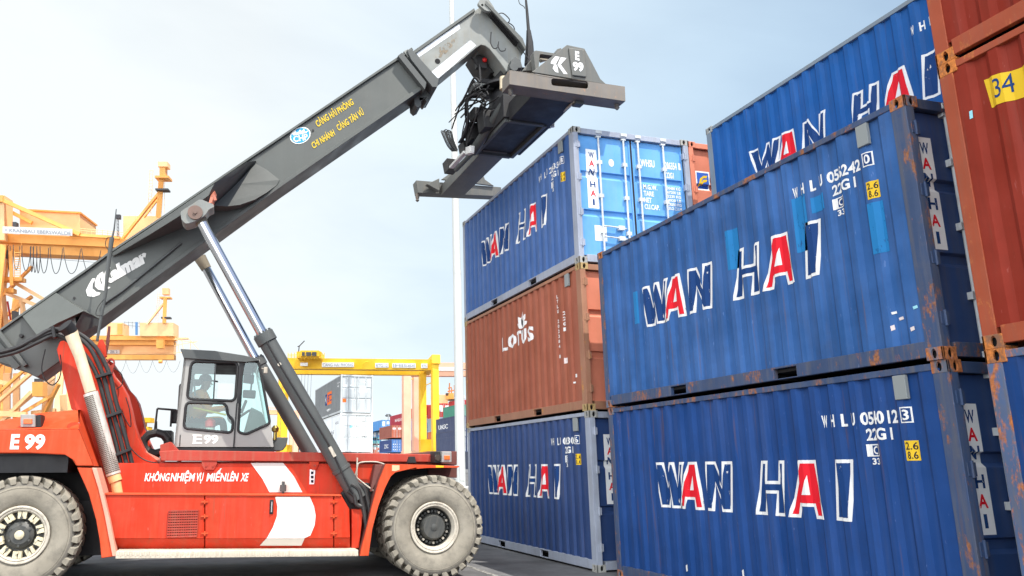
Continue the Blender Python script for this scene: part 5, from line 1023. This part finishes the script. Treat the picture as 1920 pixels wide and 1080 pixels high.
class BG:      # parts of one far crane, given as picture points at a distance
    def __init__(s, name, base, d, label, cat, group=None):
        p = D(*base, d); s.o = empty(name, (p.x, p.y, 0), label, cat, group); s.L = s.o.location.copy()
    def P(s, x, y, d): return D(x, y, d)-s.L
    def beam(s, name, mat, p, q, w, h, up=(0, 0, 1), parent=None):
        b = MB(); b.bar(s.P(*p), s.P(*q), w, h, up=up); return b.build(name, mat, parent or s.o, smooth=False)
    def tubes(s, name, mat, segs, r, n=6, parent=None):
        b = MB()
        for sg in segs: b.tube([s.P(*p) for p in sg], r, n)
        return b.build(name, mat, parent or s.o)
    def block(s, name, mat, x0, x1, y0, y1, d, dep, parent=None, skew=0):
        b = MB(); a, c, e, f = s.P(x0, y0, d), s.P(x1, y0+skew, d), s.P(x1, y1+skew, d), s.P(x0, y1, d); k = Vector((.28, .96, 0))*dep
        b.add([a, c, e, f, a+k, c+k, e+k, f+k], [(0, 1, 2, 3), (4, 7, 6, 5), (0, 4, 5, 1), (1, 5, 6, 2), (2, 6, 7, 3), (3, 7, 4, 0)]); return b.build(name, mat, parent or s.o, smooth=False)
    def leg(s, name, mat, x, ytop, d, w, dx=0, parent=None):      # stands on the ground
        a = D(x, ytop, d); f = Vector((a.x+dx, a.y, 0)); b = MB(); b.bar(a-s.L, f-s.L, w, w, up=(0, 1, 0)); return b.build(name, mat, parent or s.o, smooth=False)
# yellow rubber-tyred gantry crane
y = BG('gantry_crane', (690, 870), 115, 'yellow gantry crane spanning the yard behind the lift cylinders', 'gantry crane')
y.block('girder', yel, 538, 819, 671, 691, 115, 1.6, skew=3)
y.block('girder', yel, 552, 798, 692, 701, 121, 1.4, skew=2)
for x, d in ((815, 115), (792, 121), (536, 115), (528, 121)): y.leg('leg', yel, x, 682 if d == 115 else 698, d, .95 if x != 528 else .8)
y.beam('end_beam', yel, (818, 673, 114.4), (797, 696, 122.5), 1.2, 1.3)
y.block('sill_box', yel, 789, 812, 824, 846, 115, 2.0); y.block('sill_box', yel, 525, 544, 834, 850, 115, 2.0)
y.tubes('brace', yel, [[(790, 745, 118), (799, 722, 117), (808, 718, 116)]], .07); y.tubes('brace', yel, [[(679, 690, 114.5), (682, 680, 114.5), (690, 678, 114.5)]], .07)
y.block('trolley', yel, 556, 602, 659, 671, 113, 4.0); y.block('trolley_cabin', yel, 563, 598, 657, 668, 112.5, 3)
y.block('window', dgrey, 566, 571, 660, 667, 112.3, .2); y.block('window', dgrey, 574, 583, 660, 667, 112.3, .2); y.block('window', dgrey, 585, 593, 660, 667, 112.3, .2)
y.tubes('railing', yel, [[(540, 664+i*2.5, 113), (608, 666+i*2.5, 113)] for i in range(3)]+[[(540+6.2*i, 661, 113), (540+6.2*i, 674, 113)] for i in range(12)], .05, 4)
y.tubes('jib', dgrey, [[(560, 659, 113), (561, 649, 113), (571, 639, 113)], [(558, 650, 113), (563, 648, 113)]], .08, 5)
y.tubes('hoist_rope', dgrey, [[(566+i*6, 701, 118), (564+i*6, 745, 118)] for i in range(4)], .025, 4)
y.block('spot_lamp', signw, 563, 577, 680, 686, 114.2, .3)
for s, x0, x1 in (('CANG HAI PHONG', 605, 662), ('RTG-12', 705, 727), ('IHI', 737, 755), ('30-40-45', 757, 778), ('RTG', 791, 800)):
    sg = y.block('sign', signw, x0-1.5, x1+1.5, 679.5+(x0-600)*.011, 688+(x0-600)*.011, 114.7, .25)
    b0 = 687+(x0-600)*.011; depth_text(s, [(x0, b0), (x1, b0), (x1, b0-6), (x0, b0-6)], 114.55, y.o, sgrey)
# salmon gantry crane beyond
s_ = BG('gantry_crane', (800, 870), 140, 'pale salmon gantry crane standing beyond the yellow one', 'gantry crane')
for x, d, w in ((762, 140, 1.35), (781, 147, 1.45)): s_.leg('leg', peach, x, 690, d, w)
s_.block('girder', peach, 740, 905, 680, 692, 146, 1.6); s_.block('girder', peach, 755, 905, 695, 705, 140, 1.6)
s_.block('sign', signw, 822, 856, 688, 695, 139.8, .2)
s_.block('end_truck', peach, 752, 790, 846, 856, 140, 2); s_.tubes('cable_reel', paint('grey_reel', (.30, .30, .29), .6), [[(767, 845, 139), (768.5, 845, 139)]], 1.15, 24)
s_.tubes('brace', yel, [[(757, 716, 140), (775, 710, 146)]], .08)
s2 = BG('gantry_crane', (560, 870), 190, 'pale salmon gantry crane far off between the cab and the lift cylinders', 'gantry crane')
for x in (549, 556): s2.leg('leg', peach, x, 770, 190, 1.2)
s2.block('girder', oran2, 500, 527, 769, 777, 190, 1.5); s2.tubes('railing', peach, [[(500, 764+2*i, 190), (527, 764+2*i, 190)] for i in range(2)]+[[(500+4*i, 762, 190), (500+4*i, 769, 190)] for i in range(7)], .06, 4)
# yellow machinery behind the boom tower
t_ = BG('yard_crane', (262, 860), 95, 'stepped yellow crane machinery between the boom tower and the cab', 'crane')
for x0, x1, y0, y1, d in ((246, 258, 764, 790, 95), (258, 282, 783, 792, 95), (252, 268, 792, 800, 95), (246, 278, 800, 806, 95), (246, 262, 806, 830, 95)): t_.block('frame', yel, x0, x1, y0, y1, d, 1.5)
t_.leg('leg', yel, 252, 820, 96, .8)
# quay crane nearest on the left
q = BG('quay_crane', (40, 870), 115, 'large orange quay crane with a white sign board, left behind the boom', 'quay crane')
q.block('girder', oran, -40, 300, 436, 452, 115, 1.2, skew=15)
q.block('girder_box', oran, -40, 300, 454, 471, 115.6, 2.4, skew=15)
q.block('machinery_house', oran2, 37, 150, 393, 446, 118, 6, skew=6)
q.block('house_roof', oran, 36, 151, 391, 394, 117.7, 6.4, skew=6)
q.block('machinery_house', oran2, 231, 300, 405, 450, 120, 6)
q.block('tower', oran2, -20, 8, 366, 450, 114, 2.5); q.block('tower_head', oran, -20, 5, 366, 378, 113.6, 3)
q.beam('stay', oran, (6, 376, 114), (150, 440, 114), .55, .55); q.beam('stay', oran, (10, 392, 117), (60, 418, 117), .5, .5)
q.beam('sill', oran, (130, 440, 114.2), (225, 446, 114.2), .5, .4)
sg = q.block('sign_board', signw, 5, 135, 424.5, 437, 113.2, .15, skew=5)
depth_text('< KRANBAU EBERSWALDE', [(8, 434.5), (133, 441), (133, 434), (8, 428)], 113.1, q.o, sgrey)
q.tubes('railing', oran2, [[(150, 428+4*i, 115), (232, 436+4*i, 115)] for i in range(2)]+[[(152+10*i, 427+i, 115), (152+10*i, 440+i, 115)] for i in range(8)], .045, 4)
mast = q.beam('mast', oran, (303, 330, 116), (297, 408, 116), .75, .75)
q.beam('mast_stay', oran, (300, 360, 116), (228, 450, 116), .38, .38); q.beam('mast_stay', oran, (297, 372, 119), (270, 408, 119), .25, .25)
q.block('mast_head', oran2, 296, 314, 303, 312, 115, 1.4); q.block('mast_head', oran, 299, 310, 312, 330, 115.2, 1.0); q.block('mast_platform', oran, 290, 316, 329, 333, 115, 1.8); q.block('mast_platform', dgrey, 291, 315, 353, 356, 115, 1.2)
q.tubes('ladder', oran2, [[(281+i*6, 318, 116), (277+i*6, 402, 116)] for i in range(2)]+[[(281-.05*j*6, 320+6*j, 116), (287-.05*j*6, 320+6*j, 116)] for j in range(14)]+[[(309, 335, 116), (308, 400, 116)]], .04, 4)
q.tubes('signal_mast', dgrey, [[(219, 404, 114), (220, 446, 114)], [(222, 404, 114), (223, 446, 114)]], .06, 4); q.block('signal_lamp', dgrey, 217, 225, 402, 410, 114, .5); q.tubes('cross_wire', dgrey, [[(219, 406+6*i, 114), (223, 411+6*i, 114)] for i in range(6)], .04, 4)
for x0, x1, bt in ((14, 20, 505), (24, 38, 506), (40, 58, 508), (57, 63, 510), (62, 70, 511), (68, 76, 512), (74, 92, 512), (93, 118, 513), (118, 152, 513), (152, 190, 514)):
    c = (x0+x1)/2; b = MB(); b.tube(spline([q.P(x, yy, 114) for x, yy in ((x0+1, 458+x0*.05), (x0+(x1-x0)*.10, 485), (x0+(x1-x0)*.28, bt-6), (c-.5, bt), (x0+(x1-x0)*.72, bt-8), (x0+(x1-x0)*.92, 480), (x1-1, 460+x1*.05))], 5), .055, 5); b.build('festoon_cable', dgrey, q.o)
q.tubes('guy_wire', dgrey, [[(38, 481, 116), (180, 492, 116)]], .03, 4)
for x, yt, w in ((4, 460, 1.3), (14, 462, .9)): q.leg('leg', oran, x, yt, 114 if x < 10 else 118, w)
q.leg('leg', oran2, 101, 640, 122, 1.35); q.leg('leg', oran, 31, 560, 126, .95); q.leg('leg', oran, 13, 600, 126, .9)
for p0, p1, w in (((28, 530, 116), (90, 566, 116), .5), ((12, 550, 116), (72, 574, 116), .5), ((0, 560, 116), (60, 500, 116), .4), ((-5, 755, 116), (95, 668, 116), .5), ((8, 784, 116), (102, 706, 118), .5), ((25, 784, 116), (100, 740, 118), .45), ((-6, 775, 116), (50, 778, 116), .8), ((40, 560, 116), (50, 620, 116), .5), ((-6, 740, 114), (50, 690, 114), .4), ((20, 470, 114), (22, 535, 114), .45)):
    q.beam('brace', oran if w < .5 else oran2, p0, p1, w, w)
for p0, p1, w in (((-6, 470, 116), (12, 640, 116), .8), ((20, 470, 118), (2, 560, 118), .5), ((-6, 500, 116), (24, 470, 116), .45), ((0, 600, 120), (60, 556, 120), .45), ((42, 560, 122), (44, 640, 122), .6), ((10, 640, 118), (70, 610, 118), .5), ((-6, 690, 116), (40, 640, 116), .5),
                 ((13, 700, 120), (13, 800, 120), .9), ((31, 700, 120), (31, 800, 120), .9), ((-6, 800, 116), (60, 735, 116), .55), ((60, 775, 122), (104, 770, 122), .7), ((70, 800, 118), (110, 720, 118), .5), ((45, 700, 122), (95, 690, 122), .45), ((118, 740, 122), (122, 800, 122), .9), ((-6, 715, 116), (20, 720, 116), .6)):
    q.beam('brace', oran if w < .55 else oran2, p0, p1, w, w)
q.tubes('stair', oran, [[(27, 470, 114), (27, 523, 114)], [(38, 468, 114), (38, 523, 114)]]+[[(27, 474+4.2*i, 114), (38, 474+4.2*i, 114)] for i in range(12)]+[[(40, 455+0*i, 114), (40, 460, 114)] for i in range(1)], .06, 4)
q.block('winch', oran, 60, 80, 716, 743, 113, 1.5); q.block('winch', dgrey, 64, 76, 710, 716, 113, 1); q.block('platform', oran, -5, 40, 519, 526, 114, 1.5); q.block('lift_cabin', dgrey, 22, 29, 583, 600, 114, 1); q.block('cab_box', dgrey, 23, 30, 416, 424, 113.5, .8)
q.block('platform', oran, 8, 24, 540, 548, 114, 1.2); q.block('equipment', dgrey, -2, 8, 466, 482, 113.4, 1); q.beam('brace', plain('red_steel', (.5, .04, .03), .6), (14, 565, 116), (20, 600, 116), .2, .2)
# second quay crane further off
r = BG('quay_crane', (250, 870), 217, 'smaller, farther orange quay crane below the boom, between boom and cab', 'quay crane')
r.block('girder', oran, 160, 328, 629, 637, 217, 2, skew=1); r.block('girder_box', oran, 160, 326, 638, 646, 218, 2.4, skew=1)
r.block('lower_beam', oran2, 180, 326, 648, 664, 222, 2); r.block('lower_beam', oran, 180, 326, 665, 674, 217, 2)
r.block('machinery_house', oran2, 262, 325, 605, 630, 216, 5); r.block('machinery_house', oran2, 200, 230, 605, 628, 218, 5); r.block('house_panel', oran, 220, 229, 607, 626, 217.8, .4)
r.beam('mast', oran, (310, 556, 216), (308, 606, 216), 1.0, 1.0); r.block('mast_head', oran2, 304, 316, 540, 552, 215.5, 1.5); r.block('mast_platform', oran, 299, 319, 556, 559, 215.5, 2); r.block('mast_platform', dgrey, 302, 319, 594, 597, 215.5, 1.5)
r.beam('mast_stay', oran2, (306, 570, 216), (276, 608, 216), .5, .5); r.tubes('ladder', oran2, [[(296, 548, 216), (292, 602, 216)], [(300, 548, 216), (296, 602, 216)]]+[[(296-.3*i, 552+4*i, 216), (300-.3*i, 552+4*i, 216)] for i in range(12)], .05, 4)
r.block('boom_tip', oran2, 326, 352, 633, 636, 217, 1); r.tubes('boom_tip_lattice', oran2, [[(326, 648, 217), (370, 640, 217)], [(326, 636, 217), (368, 643, 217)], [(352, 633, 217), (372, 655, 217)], [(326, 662, 217), (370, 658, 217)], [(340, 634, 217), (345, 662, 217)], [(332, 634, 217), (336, 662, 217)], [(358, 640, 217), (356, 660, 217)]], .10, 4)
r.block('hoist', oran, 293, 306, 637, 653, 214.5, 1.5); r.tubes('hoist_sheave', oran, [[(298, 678, 214), (304, 678, 214)]], .5, 10)
r.block('sign', signw, 200, 224, 656, 663, 221.5, .2); depth_text('ZPMC'[:1]+'K 2', [(206, 662), (220, 662), (220, 657), (206, 657)], 221.3, r.o, sgrey)
r.tubes('festoon_cable', dgrey, [[(x0+(x1-x0)*t, 676+4*(b_-676)/4*4*t*(1-t), 216) for t in [i/10 for i in range(11)]] for x0, x1, b_ in ((212, 236, 700), (236, 262, 700), (262, 286, 699), (286, 312, 698), (312, 338, 698))], .035, 4)
r.tubes('railing', dgrey, [[(232, 604, 217), (262, 606, 217)], [(232, 610, 217), (262, 612, 217)]]+[[(234+7*i, 603, 217), (234+7*i, 616, 217)] for i in range(5)], .05, 4)
r.leg('leg', oran2, 140, 640, 222, 1.6); r.leg('leg', oran2, 120, 640, 216, 1.6)
r.tubes('lamp_post', plain('blue_steel', (.1, .25, .5), .6), [[(256, 604, 216), (256, 628, 216)]], .35, 6)
# ship beyond the stacks
s3 = BG('ship', (850, 860), 260, 'white and orange ship superstructure beyond the yellow crane, beside the light pole', 'ship')
s3.block('accommodation', signw, 845, 870, 745, 790, 260, 12); s3.block('bridge_wing', signw, 842, 872, 742, 747, 259, 4); s3.block('window_band', dgrey, 846, 868, 748.5, 751, 258.9, .2)
s3.block('funnel', oran2, 823, 840, 740, 762, 258, 8); s3.block('funnel', oran, 836, 851, 737, 748, 257, 8)
s3.tubes('mast', paint('mast_orange', (.5, .18, .06), .6), [[(843, 718, 258), (842, 745, 258)], [(847, 728, 258), (846, 745, 258)], [(852, 722, 258), (853, 745, 258)], [(839, 734, 258), (856, 731, 258)], [(840, 728, 258), (847, 726, 258)]], .22, 5)
s3.block('radar', dgrey, 836, 841, 737, 742, 257, 1); s3.block('hull', plain('hull_dark', (.05, .06, .09), .6), 800, 900, 788, 880, 262, 20)
# lamp mast
l = BG('lamp_mast', (727.5, 870), 250, 'thin grey floodlight mast rising over the far containers', 'lamp mast')
l.leg('post', plain('grey_mast', (.3, .32, .33), .6), 728, 777, 250, .3); l.tubes('lamp_ring', dgrey, [[(722, 779, 250), (734, 779, 250)], [(724, 777, 250), (732, 777, 250)], [(723, 780.5, 250), (733, 780.5, 250)]], .14, 5)
